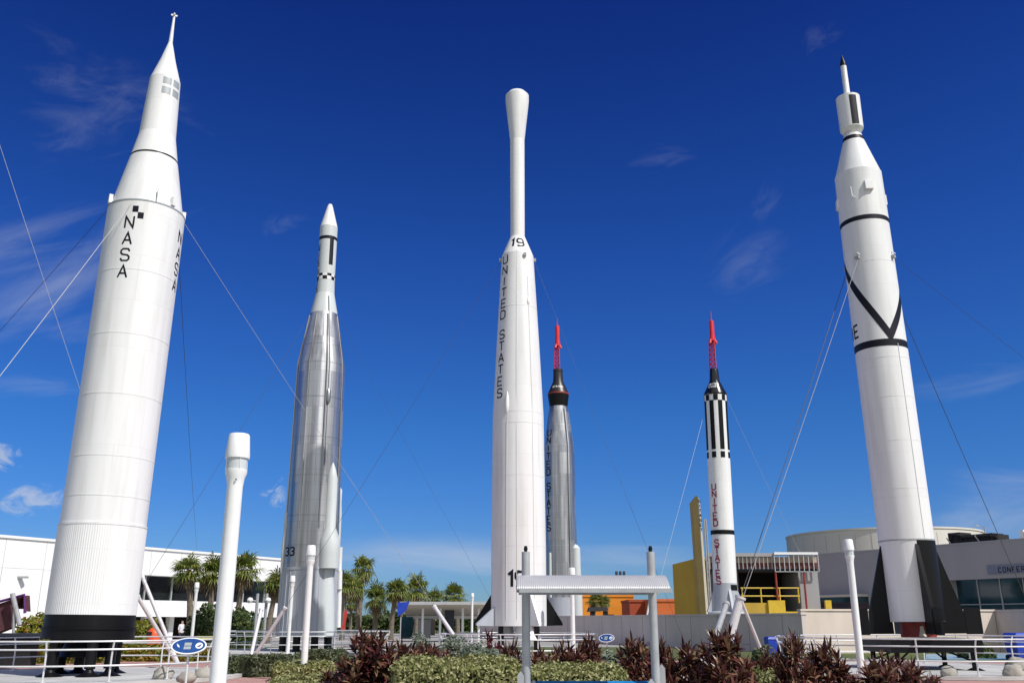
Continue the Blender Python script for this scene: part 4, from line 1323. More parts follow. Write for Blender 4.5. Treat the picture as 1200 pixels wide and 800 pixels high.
# conference block
W = Wall(at_z(955, 650, 9.2), at_z(1260, 627, 9.2))
UL = W.len
ct = thing('conference_block', 'grey flat roofed block with teal glass and a long lettered sign on its facade', 'building', W.a)
ug, zg = W.hit(1113, 679.5); _, zgb = W.hit(1113, 716)
mb = MB(); W.box(mb, 0, ug, -14, 0, 0, 9.2, 'facade_grey'); W.box(mb, ug, UL, -14, 0, zg, 9.2, 'facade_grey'); W.box(mb, ug, UL, -14, -1.4, 0, zg, 'facade_grey'); W.box(mb, -.02, UL, -.3, .06, 9.202, 9.32, 'frame_grey')
wl = mb.build('wall', ct, smooth=False)
u = ug
while u < UL - .5:
    mb = MB(); W.box(mb, u + .05, u + 2.35, -1.0, -.95, .8, zg - .003, 'glass_teal'); gp = mb.build('window', ct, smooth=False)
    mb = MB(); W.box(mb, u - .05, u + .05, -1.1, -.85, .8, zg - .003, 'frame_grey'); W.box(mb, u + .05, u + 2.35, -1.05, -.9, (zg + .8) / 2 - .04, (zg + .8) / 2 + .04, 'frame_grey'); mb.build('frame', gp, smooth=False)
    u += 2.4
us0, zs1 = W.hit(1157, 662.5); _, zs0 = W.hit(1157, 672.5)
mb = MB(); W.box(mb, us0, UL - .1, .02, .12, zs0, zs1, 'sign_slate'); sg = mb.build('sign_board', ct, smooth=False)
mb = MB(); ul = W.hit(1171, 668)[0]; hh_ = (zs1 - zs0) * .55; 
dirx = 1
for ch in 'CONFERENCE':
    glyph(mb, ch, ul, zs0 + (zs1 - zs0) * .16, hh_, hh_ * .66, hh_ * .19, lambda a, b, l: W.p(a, .128 + l, b), 'navy_marking')
    ul += hh_ * 1.04
mb.build('lettering', sg, smooth=False)
ua, za = W.hit(961, 700); ub, _ = W.hit(1018, 703); _, zc = W.hit(975, 714)
mb = MB(); W.box(mb, ua, ub, .015, .05, zc, za, 'glass_teal'); gp = mb.build('window', ct, smooth=False)
mb = MB(); W.box(mb, ua - .1, ub + .1, .05, 1.3, za, za + .25, 'canopy_beige'); mb.build('canopy', ct, smooth=False)
mb = MB()
uu = W.hit(1128, 634)[0]
for i, (x0, x1, z1) in enumerate(((1098, 1112, 10.6), (1110, 1150, 10.25), (1146, 1156, 10.1))):
    ua, ub = W.hit(x0, 634)[0], W.hit(x1, 634)[0]
    W.box(mb, ua, ub, -4, -2, 9.21, z1, 'awning_black')
    mb.tube([W.p(ua + .2, -1.9, 9.4), W.p(ua + .5, -1.8, z1 - .2), W.p(ub, -1.8, z1 - .25)], .12, 'awning_black', 8)
for x in (1103, 1137):
    a_ = W.hit(x, 634)[0]
    mb.tube([W.p(a_, -1.7, 9.3), W.p(a_ - .5, -1.7, 10.1)], .06, 'frame_grey', 6)
mb.build('roof_plant', ct)
mb = MB()
for x in (1181, 1188, 1195):
    a_ = W.hit(x, 628)[0]
    W.box(mb, a_, a_ + .45, -3, -2, 9.5, 10.3, 'building_white')
    W.box(mb, a_ + .1, a_ + .2, -2.6, -2.4, 9.21, 9.5, 'frame_grey')
mb.build('roof_vent', ct, smooth=False)

# cafe with the hanging fringe
W = Wall(gxy(800, 80), gxy(957, 80))
ft = thing('open_front_cafe', 'low dark open fronted pavilion with a white slatted fascia and yellow railings', 'building', W.a)
u9, ztop = W.hit(905, 648); u0 = W.hit(828, 652)[0]; u8 = W.hit(956, 650)[0]; _, zf = W.hit(905, 669.5); _, zr = W.hit(905, 706)
uD0 = W.hit(866, 690)[0]; uD1 = W.hit(937, 690)[0]
mb = MB()
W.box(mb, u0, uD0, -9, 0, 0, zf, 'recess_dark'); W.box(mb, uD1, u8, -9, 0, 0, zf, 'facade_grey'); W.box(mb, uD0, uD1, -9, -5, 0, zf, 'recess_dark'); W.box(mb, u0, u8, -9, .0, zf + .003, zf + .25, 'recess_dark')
mb.build('wall', ft, smooth=False)
mb = MB(); W.box(mb, u0, u9, -.5, .35, ztop - .28, ztop, 'facade_grey'); W.box(mb, u9, u8, -.5, .6, ztop - .14, ztop + .06, 'sign_white'); mb.build('fascia_cap', ft, smooth=False)  # one white fascia: shaded left part coloured grey, sunlit right part white
mb = MB()
n = 16
for k in range(n):
    uu = u0 + (u9 - u0) * (k + .5) / n
    W.box(mb, uu - .03, uu + .03, .18, .3, zf + .2, ztop - .28, 'frame_grey')
n = 9
for k in range(n + 1):
    uu = u9 + (u8 - u9) * k / n
    W.box(mb, uu - .03, uu + .03, .4, .52, zf + .02, ztop - .14, 'roof_sheet')
W.box(mb, u9, u8, .4, .5, zf - .05, zf + .02, 'frame_grey')
mb.build('fascia_slats', ft, smooth=False)
mb = MB(); W.box(mb, u0, u8, .0, .1, zf + .26 + (ztop - zf - .56) * .5, ztop - .3, 'display_red'); W.box(mb, u0, u8, .0, .13, zf + .26, zf + .258 + (ztop - zf - .56) * .5, 'display_dark'); mb.build('fascia_back', ft, smooth=False)
mb = MB(); W.box(mb, u0, u9 - .8, .0, .3, 0, zr, 'mustard'); W.box(mb, u9 - .8, u9 + .6, .1, .5, 0, zr + .2, 'yellow_paint'); W.box(mb, u9 + .6, u8 + .6, .1, .4, 0, zr - .7, 'yellow_paint'); W.box(mb, u8 + .2, u8 + .7, .4, .7, 0, zr + .2, 'yellow_paint'); mb.build('base_wall', ft, smooth=False)
mb = MB()
for z_ in (zr + .55, zr + 1.2): 
    mb.tube([W.p(uD0 + .1, .2, z_), W.p(uD1 - .1, .2, z_)], .06, 'yellow_paint', 6)
for k in range(4):
    uu = uD0 + .2 + (uD1 - uD0 - .4) * k / 3
    mb.tube([W.p(uu, .2, zr), W.p(uu, .2, zr + 1.25)], .06, 'yellow_paint', 6)
mb.build('railing', ft)
for x in (909, 942):
    mb = MB(); uu = W.hit(x, 690)[0]; mb.tube([W.p(uu, .35, 0), W.p(uu, .35, zf)], .09, 'dull_red', 8); mb.build('post', ft)

# mustard wall with pylon
W = Wall(gxy(792.5, 82), gxy(822, 80))
yt = thing('mustard_wall', 'mustard yellow rendered wall block left of the striped rocket', 'wall', W.a)
_, zt = W.hit(805, 656.5)
mb = MB(); b = [W.p(0, 0, 0), W.p(W.len, 0, 0), W.p(W.len, -5, 0), W.p(0, -5, 0)]
mb.hexa(b, [b[0] + Vector((0, 0, zt - .25)), b[1] + Vector((0, 0, zt + .15)), b[2] + Vector((0, 0, zt + .15)), b[3] + Vector((0, 0, zt - .25))], 'mustard'); mb.build('block', yt, smooth=False)
mb = MB(); W.box(mb, -.05, W.len, -.4, .06, zt - .28, zt - .2, 'pylon_pale'); 
pb_ = gxy(826, 78.5)
pt_ = thing('sign_pylon', 'tall narrow tapering tan sign pylon with small dark letters on its pale edge', 'sign', pb_)
zp = at(825, 582, 78.5).z; kx = 78.5 * CP / FPX
mb = MB()
mb.hexa([Vector((-3 * kx, 0, 0)), Vector((2.5 * kx, -.3, 0)), Vector((2.5 * kx, 1.2, 0)), Vector((-3 * kx, 1.2, 0))], [Vector((-5.5 * kx, 0, zp - .4)), Vector((-.5 * kx, -.3, zp)), Vector((-.5 * kx, 1.2, zp)), Vector((-5.5 * kx, 1.2, zp - .4))], 'pylon_tan')
mb.build('slab', pt_, smooth=False)
mb = MB()
mb.hexa([Vector((2.6 * kx, -.33, 0)), Vector((7 * kx, -.1, 0)), Vector((7 * kx, 1.1, 0)), Vector((2.6 * kx, 1.1, 0))], [Vector((-.4 * kx, -.33, zp + .1)), Vector((3.6 * kx, -.1, zp - .2)), Vector((3.6 * kx, 1.1, zp - .2)), Vector((-.4 * kx, 1.1, zp + .1))], 'pylon_pale')
ed = mb.build('sign_edge', pt_, smooth=False)
mb = MB()
for k, ch in enumerate('SITASET'):
    z_ = zp - .5 - k * .40
    q = (zp - z_) / zp
    glyph(mb, ch, (1.0 + 2.9 * q) * kx, z_, .22, .16, .06, lambda a, b, l: Vector((a, -.30 - l + (a - 0) * .12 - .06, b)), 'navy_marking')
mb.build('lettering', ed, smooth=False)
mb = MB()
for x in (8.2, 10.5):
    mb.tube([(x * kx, .2, 0), (x * kx, .2, at(836, 608, 78.5).z)], .07, 'frame_grey', 6)
for k in range(9):
    z_ = 4 + k * .7
    mb.tube([(8.2 * kx, .2, z_), (10.5 * kx, .2, z_ + .35)], .04, 'frame_grey', 5)
mb.build('lattice', pt_)

# terracotta and orange buildings far behind the wall
def far_block(name, label, x0, x1, ytop, Y, dep, mat_, notch=None):
    a, b = gxy(x0, Y), gxy(x1, Y)
    t = thing(name, label, 'building', a)
    z = at((x0 + x1) / 2, ytop, Y).z
    ww = b.x - a.x
    mb = MB(); mb.box((ww / 2, dep / 2, z / 2), (ww, dep, z), mat_); wl = mb.build('wall', t, smooth=False)
    mb = MB(); mb.box((ww / 2, dep / 2, z + .15), (ww + .2, dep + .2, .28), mat_); mb.build('parapet', t, smooth=False)
    mb = MB(); mb.box((ww * .55, -.06, z * .28), (1.0, .1, z * .5), 'glass_dark'); dr_ = mb.build('door', t, smooth=False)
    mb = MB(); mb.box((ww * .55 + .38, -.14, z * .26), (.06, .05, .3), 'frame_grey'); mb.build('handle', dr_, smooth=False)
    return t
far_block('orange_building', 'bright orange walled building seen under the kiosk roof', 681, 744, 699, 122, 10, 'orange_wall')
far_block('terracotta_building', 'dark brick red building block between the orange walls, under the kiosk roof', 739, 774, 705, 112, 8, 'terracotta')
far_block('rust_building', 'rust orange block between the right kiosk post and the mustard wall', 766, 798, 704.5, 106, 6, 'rust_orange')

# concrete retaining wall
def wall_run(label, a, b, ztop, mat_, jo=3.0, capm=None):
    W = Wall(a, b)
    t = thing('concrete_wall', label, 'wall', W.a, group='concrete garden walls')
    mb = MB(); W.box(mb, 0, W.len, -.3, 0, 0, ztop, mat_); s_ = mb.build('panels', t, smooth=False)
    mb = MB(); W.box(mb, -.03, W.len + .03, -.36, .05, ztop + .002, ztop + .1, mat_); mb.build('coping', t, smooth=False)
    mb = MB(); u = jo
    while u < W.len:
        W.box(mb, u - .012, u + .012, .0, .004, 0, ztop, 'recess_dark'); u += jo
    if u > jo: mb.build('joint', s_, smooth=False)
cA = Vector((gxy(560, 96, 1.9).x, 96, 0)); cB = Vector((gxy(939, 50, 1.9).x, 50, 0))
wall_run('long grey shaded concrete garden wall behind the maroon plants', cA, cB, 1.92, 'concrete_wall')
cC = Vector((gxy(1166, 52.5, 1.9).x, 52.5, 0))
wall_run('sunlit beige concrete wall behind the black finned rocket', cB + Vector((.02, .1, 0)), cC, 2.12, 'concrete_pale')
cD = Vector((gxy(1300, 42.5, 1.9).x, 42.5, 0))
wall_run('shaded concrete wall at the right edge below the teal glass', cC + Vector((.03, .05, 0)), cD, 2.1, 'concrete_wall')

# open shelter behind
W = Wall(gxy(472, 76), gxy(578, 76))
st_ = thing('open_shelter', 'open sided shelter with a thin white sloping roof, white posts and a dark column', 'shelter', W.a)
z1 = W.hit(500, 705)[1]; z2 = at(500, 721, 81).z
mb = MB()
b = [W.p(-.3, 0, z1 - .18), W.p(W.len, 0, z1 - .18), W.p(W.len, -5, z2), W.p(-.3, -5, z2)]
mb.hexa(b, [v + Vector((0, 0, .18)) for v in b], 'canopy_beige'); rf = mb.build('roof', st_, smooth=False)
mb = MB(); W.box(mb, -.32, W.len, .02, .1, z1 - .2, z1 + .03, 'roof_sheet'); mb.build('fascia', rf, smooth=False)
mb = MB(); W.box(mb, -.3, W.len, -4.9, -4.7, z2 - .25, z2 - .02, 'sign_white'); mb.build('beam', st_, smooth=False)
for x in (514, 493, 541, 560):
    uu = W.hit(x, 730)[0]; mb = MB(); mb.tube([W.p(uu, -1.6, 0), W.p(uu, -1.6, z1 - .45)], .1, 'sign_white', 10); mb.build('post', st_)
uu = W.hit(524, 730)[0]
mb = MB(); W.box(mb, uu - .38, uu + .38, -3, -2.4, 0, z1 - .6, 'column_blue'); mb.build('column', st_, smooth=False)
mb = MB(); W.box(mb, W.hit(462, 720)[0], W.hit(478, 720)[0], -4.2, -4.1, .2, z2 - .1, 'glass_teal'); W.box(mb, W.hit(484, 720)[0], W.hit(500, 720)[0], -4.2, -4.1, .2, z2 - .3, 'frame_grey'); mb.build('screen_wall', st_, smooth=False)
bl = thing('blue_board', 'bright blue board at the left end of the open shelter roof', 'sign', gxy(473, 74))
mb = MB()
pts = [at(466, 705.5, 74), at(480, 704.5, 74), at(475, 716, 74), at(466, 722, 74)]
mb.prism([p - bl.location for p in reversed(pts)], (0, .12, 0), 'bin_blue'); mb.build('board', bl, smooth=False)
mb = MB(); mb.tube([(-.3, .1, 0), (-.3, .1, 1.9)], .05, 'frame_grey', 8); mb.build('post', bl)
rb_ = thing('feather_flag', 'red feather flag leaning beside the foot of the silver rocket', 'flag', gxy(400, 58))
mb = MB()
pts = [at(400.5, 738, 58), at(404, 737, 58), at(407, 716, 58), at(405, 713, 58), at(403.5, 716, 58)]
mb.prism([p - rb_.location for p in reversed(pts)], (0, .02, 0), 'banner_red'); mb.build('cloth', rb_, smooth=False)
mb = MB(); mb.tube([(0, .03, 0), at(403.3, 716, 58.03) - rb_.location], .03, 'frame_grey', 6); mb.build('pole', rb_)

# floodlight mast
fm = thing('floodlight_mast', 'distant white mast with a row of small dark floodlights above the kiosk roof', 'floodlight', gxy(729, 150))
zt = at(729, 673, 150).z
mb = MB(); mb.tube([(0, 0, 0), (0, 0, zt)], [.16, .1], 'light_pole_white', 8); mb.tube([(-.7, 0, zt - .1), (.7, 0, zt - .1)], .08, 'light_pole_white', 6); mb.build('pole', fm)
for k in range(3):
    mb = MB(); mb.box((-.6 + k * .6, -.1, zt + .25), (.4, .3, .5), 'cloth_dark', Matrix.Rotation(R(-20), 3, 'X')); mb.build('lamp', fm, smooth=False)

# black shade frame behind the wall
bs = thing('picnic_canopy', 'black canvas shade on black posts standing behind the concrete wall', 'canopy', gxy(701, 97))
zt = at(701, 711, 97).z; kx = 97 * CP / FPX
mb = MB(); mb.hexa([Vector((-12 * kx, -1, zt - .45)), Vector((12 * kx, -1, zt - .35)), Vector((12 * kx, 1, zt - .35)), Vector((-12 * kx, 1, zt - .45))], [Vector((-10 * kx, -.6, zt)), Vector((10 * kx, -.6, zt)), Vector((10 * kx, .6, zt)), Vector((-10 * kx, .6, zt))], 'awning_black'); mb.build('canvas', bs, smooth=False)
for x in (-8, -5, 7, 10):
    mb = MB(); mb.tube([(x * kx, -.8, 0), (x * kx, -.8, zt - .4)], .14, 'awning_black', 8); mb.build('post', bs)
wpole = thing('leaning_pole', 'thin white leaning pole above the concrete wall beside the right kiosk post', 'pole', gxy(754, 100))
mb = MB(); mb.tube([(0, 0, 0), at(761, 704, 100) - wpole.location], .1, 'light_pole_white', 8); mb.build('shaft', wpole)

# bins
def bin_(label, x, Y, wd, ht):
    t = thing('wheeled_bin', label, 'bin', gxy(x, Y), R(8), group='blue bins by the concrete walls')
    mb = MB(); a, b = wd / 2, wd * .42
    mb.hexa([Vector((-b, -b, .08)), Vector((b, -b, .08)), Vector((b, b, .08)), Vector((-b, b, .08))], [Vector((-a, -a, ht)), Vector((a, -a, ht)), Vector((a, a, ht)), Vector((-a, a, ht))], 'bin_blue'); mb.build('body', t, smooth=False)
    mb = MB(); mb.hexa([Vector((-a * 1.05, -a * 1.1, ht + .003)), Vector((a * 1.05, -a * 1.1, ht + .003)), Vector((a * 1.05, a, ht + .003)), Vector((-a * 1.05, a, ht + .003))], [Vector((-a * .8, -a * .9, ht + .1)), Vector((a * .8, -a * .9, ht + .1)), Vector((a * .8, a, ht + .12)), Vector((-a * .8, a, ht + .12))], 'bin_blue'); mb.build('lid', t, smooth=False)
    for sx in (-1, 1):
        mb = MB(); mb.tube([(sx * b, b, .1), (sx * (b + .06), b, .1)], .1, 'awning_black', 14); mb.build('wheel', t)
bin_('small blue bin in front of the shaded concrete wall beside the thin white brace', 905, 46, .5, .78)
bin_('large blue bin at the right picture edge before the shaded wall', 1197, 42, .85, 1.0)

# ------------------------------------------------------------------ things far left
uT = gxy(18, 40)
um = thing('canopy_frame', 'dark brown and purple canopy on a leaning grey post at the left edge', 'canopy', uT)
mb = MB()
pts = [at(28, 697, 40), at(29, 716, 40), at(25, 706, 40.4), at(21, 713, 40.2), at(14, 712, 40), at(11, 735, 40), at(-14, 745, 40), at(-14, 709, 40), at(0, 706.5, 40)]
mb.prism([p - uT for p in pts], (0, .5, 0), 'banner_brown'); cl = mb.build('cloth', um, smooth=False)
mb = MB(); mb.tube([at(-14, 708, 39.9) - uT, at(28.5, 696.5, 39.9) - uT, at(29.2, 718, 39.9) - uT], .06, 'banner_purple', 6); mb.build('edging', cl)
mb = MB(); mb.tube([at(14.5, 695, 39.7) - uT, at(23, 732, 39.7) - uT], .1, 'grey_steel', 10); mb.tube([at(17, 712, 39.7) - uT, gxy(14, 39.7) - uT], .06, 'grey_steel', 8); mb.build('post', um)
dk = thing('dark_counter', 'low black counter with a flat top behind the railing at the left edge', 'counter', gxy(18, 36))
mb = MB(); mb.box((0, 0, 1.12), (2.6, 1.0, .1), 'column_blue'); mb.build('top', dk, smooth=False)
mb = MB(); mb.box((-.3, .1, .53), (1.7, .6, 1.06), 'awning_black'); mb.build('cabinet', dk, smooth=False)
orb = thing('orange_bin', 'bright orange rounded bin among the shrubs right of the ribbed rocket', 'bin', gxy(178, 48))
mb = MB(); mb.lathe([(0, .34), (.1, .36), (.95, .36), (1.15, .3), (1.28, .17), (1.32, 0)], 'orange_plastic', 28); ob = mb.build('body', orb)
mb = MB(); mb.box((-.12, -.33, 1.02), (.26, .1, .16), 'awning_black'); mb.build('flap', ob, smooth=False)
yb = thing('yellow_bench', 'bright yellow bench slab behind the tallest lamp post', 'bench', gxy(246, 50))
mb = MB(); mb.box((0, 0, .78), (1.5, .5, .16), 'bench_yellow'); mb.build('seat', yb, smooth=False)
for sx in (-1, 1):
    mb = MB(); mb.box((sx * .6, 0, .35), (.12, .4, .7), 'frame_grey'); mb.build('leg', yb, smooth=False)
for x, hx, lab in ((297, 293, 'grey mast with a white floodlight head, left one of a pair before the arcade balcony'), (308, 314, 'grey mast with a white floodlight head, right one of a pair before the arcade balcony')):
    t = thing('floodlight_post', lab, 'floodlight', gxy(x, 58), group='pair of floodlight posts')
    mb = MB(); mb.tube([(0, 0, 0), (0, 0, at(x, 695, 58).z)], .09, 'frame_grey', 10); mb.build('pole', t)
    mb = MB(); q = at(hx, 703, 57.8) - t.location
    mb.tube([(0, 0, q.z - .05), q], .04, 'frame_grey', 6); mb.lathe([(-.16, .12), (0, .19), (.14, .14), (.18, .0)], 'light_pole_white', 16, o=q); mb.build('lamp', t)

# boulders on the pads
mbp = MB()
def boulder(label, x, Y, s, seed):
    m_ = MB(); n, mm = 14, 9
    vs, fs = [], []
    for j in range(mm + 1):
        th = math.pi * j / mm
        for i in range(n):
            a = 2 * math.pi * i / n
            d = Vector((math.sin(th) * math.cos(a), math.sin(th) * math.sin(a), math.cos(th)))
            r_ = 1 + .35 * noise.noise(d * 1.3 + Vector((seed, 0, 0)))
            vs.append((d.x * r_ * s, d.y * r_ * s * .85, max(-.1, d.z * r_ * s * .75 + s * .35)))
    for j in range(mm):
        for i in range(n):
            i2 = (i + 1) % n
            fs.append((j * n + i, (j + 1) * n + i, (j + 1) * n + i2, j * n + i2))
    m_.add(vs, fs, 'boulder')
    o = m_.build('boulder', loc=gxy(x, Y, .1), angle=60)
    tag(o, label, 'boulder', 'boulders on the rocket pads')
boulder('pale boulder on the pad just left of the larger oval sign post', 190, 26.6, .28, 1)
boulder('low boulder on the pad right below the larger oval sign', 218, 25.6, .24, 2)
boulder('small boulder beside the rail next to the tallest lamp post', 238, 27, .26, 3)
boulder('pinkish boulder at the bottom edge beneath the black finned rocket', 1112, 28, .24, 4)
boulder('pinkish boulder at the bottom right corner', 1188, 27.6, .3, 5)
boulder('dark square looking boulder at the right edge on the pink paving', 1194, 31, .36, 6)

# ------------------------------------------------------------------ plants
def leaf(mb, p, d, side, ln, wd, droop, mat_, seg=3):
    """strap leaf: starts at p along d, bends down"""
    vs, fs = [], []
    pos = Vector(p); dr_ = Vector(d).normalized()
    prof = [.35, 1.0, .85, 0.06] if seg == 3 else [.4, 1, .06]
    for i in range(seg + 1):
        w_ = wd * prof[i] / 2
        s_ = side
        vs += [pos - s_ * w_, pos + s_ * w_]
        pos = pos + dr_ * (ln / seg)
        dr_ = (dr_ + Vector((0, 0, -droop / seg))).normalized()
    for i in range(seg):
        fs.append((2 * i, 2 * i + 1, 2 * i + 3, 2 * i + 2))
    mb.add(vs, fs, mat_)
def cordyline(seed, ht, rad, nros, mat_='leaf_maroon', nl=26):
    rnd = random.Random(seed)
    t = bpy.data.objects.new('cordyline', None); C.objects.link(t)
    mb, ms = MB(), MB()
    for k in range(nros):
        a = k * 2.399 + rnd.uniform(-.4, .4); q = math.sqrt((k + .5) / nros)
        bx, by = rad * q * math.cos(a), rad * q * math.sin(a)
        top = ht * math.sqrt(max(.05, 1 - .80 * q * q)) * rnd.uniform(.62, 1.0) - .22
        out_ = Vector((bx, by, 0)) * .55
        p0 = Vector((bx * .35, by * .35, 0)); p1 = Vector((bx, by, max(.25, top)))
        ms.tube([p0, (p0 + p1) / 2 + Vector((bx * .1, by * .1, 0)), p1], .014, 'twig', 5)
        ax = (Vector((0, 0, 1)) + out_ * 1.3 + Vector((rnd.uniform(-.25, .25), rnd.uniform(-.25, .25), 0))).normalized()
        e1 = ax.orthogonal().normalized(); e2 = ax.cross(e1)
        for i in range(nl):
            f = i / nl
            az = i * 2.4 + rnd.uniform(-.3, .3)
            el = R(-12 + 82 * f + rnd.uniform(-14, 14))
            ra = e1 * math.cos(az) + e2 * math.sin(az)
            d = ra * math.cos(el) + ax * math.sin(el)
            side = (ax.cross(ra) + ax * rnd.uniform(-.35, .35)).normalized()
            ln = rnd.uniform(.20, .36) * (1.15 - .4 * f)
            pp = p1 - ax * ((1 - f) * .28)
            leaf(mb, pp, d, side, ln, rnd.uniform(.04, .066), rnd.uniform(.25, 1.2), mat_)
    mb.build('foliage', t, smooth=False)
    ms.build('stem', t)
    return t
def leafcloud(mb, pts_n, sampler, size, mat_, seed):
    rnd = random.Random(seed)
    for _ in range(pts_n):
        p, nrm = sampler(rnd)
        v = Vector((rnd.gauss(0, 1), rnd.gauss(0, 1), rnd.gauss(0, 1))).normalized() * .9 + nrm
        v.normalize()
        a = v.orthogonal().normalized(); a.rotate(Matrix.Rotation(rnd.uniform(0, 6.28), 3, v)); b = v.cross(a)
        s = size * rnd.choice((.5, .7, .9, 1.1, 1.5)) * rnd.uniform(.85, 1.15)
        mb.add([p - a * s, p + b * s * .5, p + a * s, p - b * s * .5], [(0, 1, 2, 3)], mat_)
def hedge(label, x0, x1, Y, dep, ht, mat_, n, seed, size=.035, cat='hedge', name='clipped_hedge', group=None, rz=0):
    a, b = gxy(x0, Y, ht), gxy(x1, Y, ht)
    wd = b.x - a.x
    t = thing(name, label, cat, ((a.x + b.x) / 2, Y + dep / 2, 0), rz, group=group)
    def sm(rnd):
        f = rnd.random()
        hx, hy = wd / 2, dep / 2
        at_, af, as_ = wd * dep, wd * ht * 1.3, dep * ht
        f *= at_ + af + as_ * 2
        if f < at_: p, nr = Vector((rnd.uniform(-hx, hx), rnd.uniform(-hy, hy), ht)), Vector((0, 0, 1))
        elif f < at_ + af: p, nr = Vector((rnd.uniform(-hx, hx), -hy if rnd.random() < .85 else hy, rnd.uniform(0, ht))), Vector((0, -1, 0))
        else:
            sx = 1 if rnd.random() < .5 else -1
            p, nr = Vector((sx * hx, rnd.uniform(-hy, hy), rnd.uniform(0, ht))), Vector((sx, 0, 0))
        # round the edges and ruffle the surface
        ex = max(0, abs(p.x) - (hx - .2)) / .2; ey = max(0, abs(p.y) - (hy - .2)) / .2; ez = max(0, p.z - (ht - .2)) / .2
        sh = max(0, math.sqrt(ex * ex + ey * ey + ez * ez) - 1) * .17
        p -= Vector((math.copysign(ex, p.x), math.copysign(ey, p.y), ez)) * sh
        d = noise.noise(p * 2.2 + Vector((seed, 0, 0))) * .10 + noise.noise(p * 7) * .05 - rnd.random() ** 2 * .12 + (.09 * rnd.random() if rnd.random() < .06 else 0)
        return p + nr * d, nr
    mb = MB(); leafcloud(mb, n, sm, size, mat_, seed); mb.build('foliage', t, smooth=False)
    mb = MB(); mb.box((0, 0, (ht - .16) / 2), (wd - .36, dep - .36, ht - .16), 'twig'); mb.build('branches', t, smooth=False)
    return t
def dome(label, x, Y, rx, ht, mat_, n, seed, size=.04, name='rounded_shrub', cat='shrub', group=None):
    t = thing(name, label, cat, gxy(x, Y), group=group)
    def sm(rnd):
        z = rnd.uniform(-.1, 1); a = rnd.uniform(0, 6.28); s = math.sqrt(max(0, 1 - z * z))
        nr = Vector((s * math.cos(a), s * math.sin(a), z)).normalized()
        d = 1 + noise.noise(nr * 2.2 + Vector((seed, 0, 0))) * .16 + noise.noise(nr * 6 + Vector((seed, 0, 0))) * .08 - rnd.random() ** 2 * .2
        return Vector((nr.x * rx * d, nr.y * rx * d, max(.02, (nr.z * d) * ht))), nr
    mb = MB(); leafcloud(mb, n, sm, size, mat_, seed); mb.build('foliage', t, smooth=False)
    mb = MB(); mb.lathe([(0, rx * .72), (ht * .4, rx * .68), (ht * .68, rx * .42), (ht * .8, 0)], 'twig', 14); mb.build('branches', t)
    return t

# maroon strap leaved plants
protos = [cordyline(11, 1.5, .60, 52), cordyline(12, 1.45, .50, 38), cordyline(13, 1.3, .56, 42)]
red_proto = cordyline(14, 1.45, .38, 9, 'leaf_crimson')
CG = 'maroon strap leaved plants in the beds'
plants = [  # x, Y, prototype, height scale, width scale, label
 (428, 17.5, 0, 1.06, 1.12, 'largest dark maroon plant, a round clump in front of the silver rocket'),
 (402, 18.2, 2, .86, .9, 'lower dark maroon plant at the left flank of the largest clump'),
 (470, 21, 1, .96, .95, 'maroon plant just right of the largest clump, before the palms'),
 (523, 24, 2, .86, .75, 'low maroon plant between two silver grey shrubs before the shelter'),
 (600, 20, 1, 1.0, .55, 'reddish maroon plant directly left of the left kiosk post'),
 (635, 19, 2, 1.0, .8, 'maroon plant just right of the left kiosk post, over the hedge'),
 (668, 19.4, 1, .97, .8, 'maroon plant in the middle of the kiosk opening, over the hedge'),
 (694, 20, 1, 1.09, .62, 'taller maroon plant with one shoot standing up under the kiosk roof'),
 (743, 17.6, 0, .99, .72, 'broad maroon plant left of the right kiosk post'),
 (781, 18.4, 1, 1.04, .6, 'maroon plant just right of the right kiosk post'),
 (806, 17.4, 2, 1.18, .75, 'maroon plant between the right kiosk post and the long grey strut'),
 (857, 16.6, 0, 1.10, .92, 'tall full maroon plant under the thick white strut'),
 (936, 16.8, 0, 1.03, .62, 'reddish maroon plant between the striped rocket and the right lamp post'),
 (978, 17.2, 1, 1.04, .8, 'maroon plant left against the right hand lamp post'),
 (1032, 15.6, 2, .93, .9, 'low maroon plant just right of the right hand lamp post'),
 (1052, 17.2, 1, .86, .7, 'low dark maroon plant tucked between the two plants before the black finned rocket'),
 (905, 18.2, 2, 1.0, .6, 'maroon plant behind the small variegated hedge corner, left of the reddish plant'),
 (832, 18.6, 1, 1.0, .6, 'maroon plant behind and left of the tall full one under the thick strut'),
 (762, 19.2, 2, 1.05, .7, 'maroon plant half hidden by the right kiosk post'),
 (650, 20.4, 2, 1.0, .8, 'maroon plant farther back in the row inside the kiosk opening'),
 (500, 24.5, 1, .9, .8, 'maroon plant in front of the blue board, left of the silver grey shrubs'),
 (1076, 16.0, 2, .92, .85, 'low maroon plant in front of the black finned rocket, rightmost of the row'),
]
used = set()
for i, (x, Y, pk, hsc, wsc, lab) in enumerate(plants):
    pr_ = protos[pk]
    if pk in used:
        o = dup(pr_)
    else:
        o = pr_; used.add(pk)
    o.location = gxy(x, Y); o.rotation_euler = (R(3 * math.sin(i * 2.1)), R(3 * math.cos(i * 1.7)), i * 1.37); o.scale = (wsc * 1.02, wsc * 1.02, hsc * 1.03)
    tag(o, lab, 'plant', CG)
for i, (x, Y, hsc, wsc, lab) in enumerate(((573, 28, 1.12, .8, 'crimson strap leaved plant under the left fin of the rocket marked 19'), (588, 27, .85, 1.0, 'low crimson plant beside the plain white post'))):
    o = red_proto if i == 0 else dup(red_proto)
    o.location = gxy(x, Y); o.rotation_euler = (0, 0, i * 2.0); o.scale = (wsc, wsc, hsc)
    tag(o, lab, 'plant', 'crimson strap leaved plants')

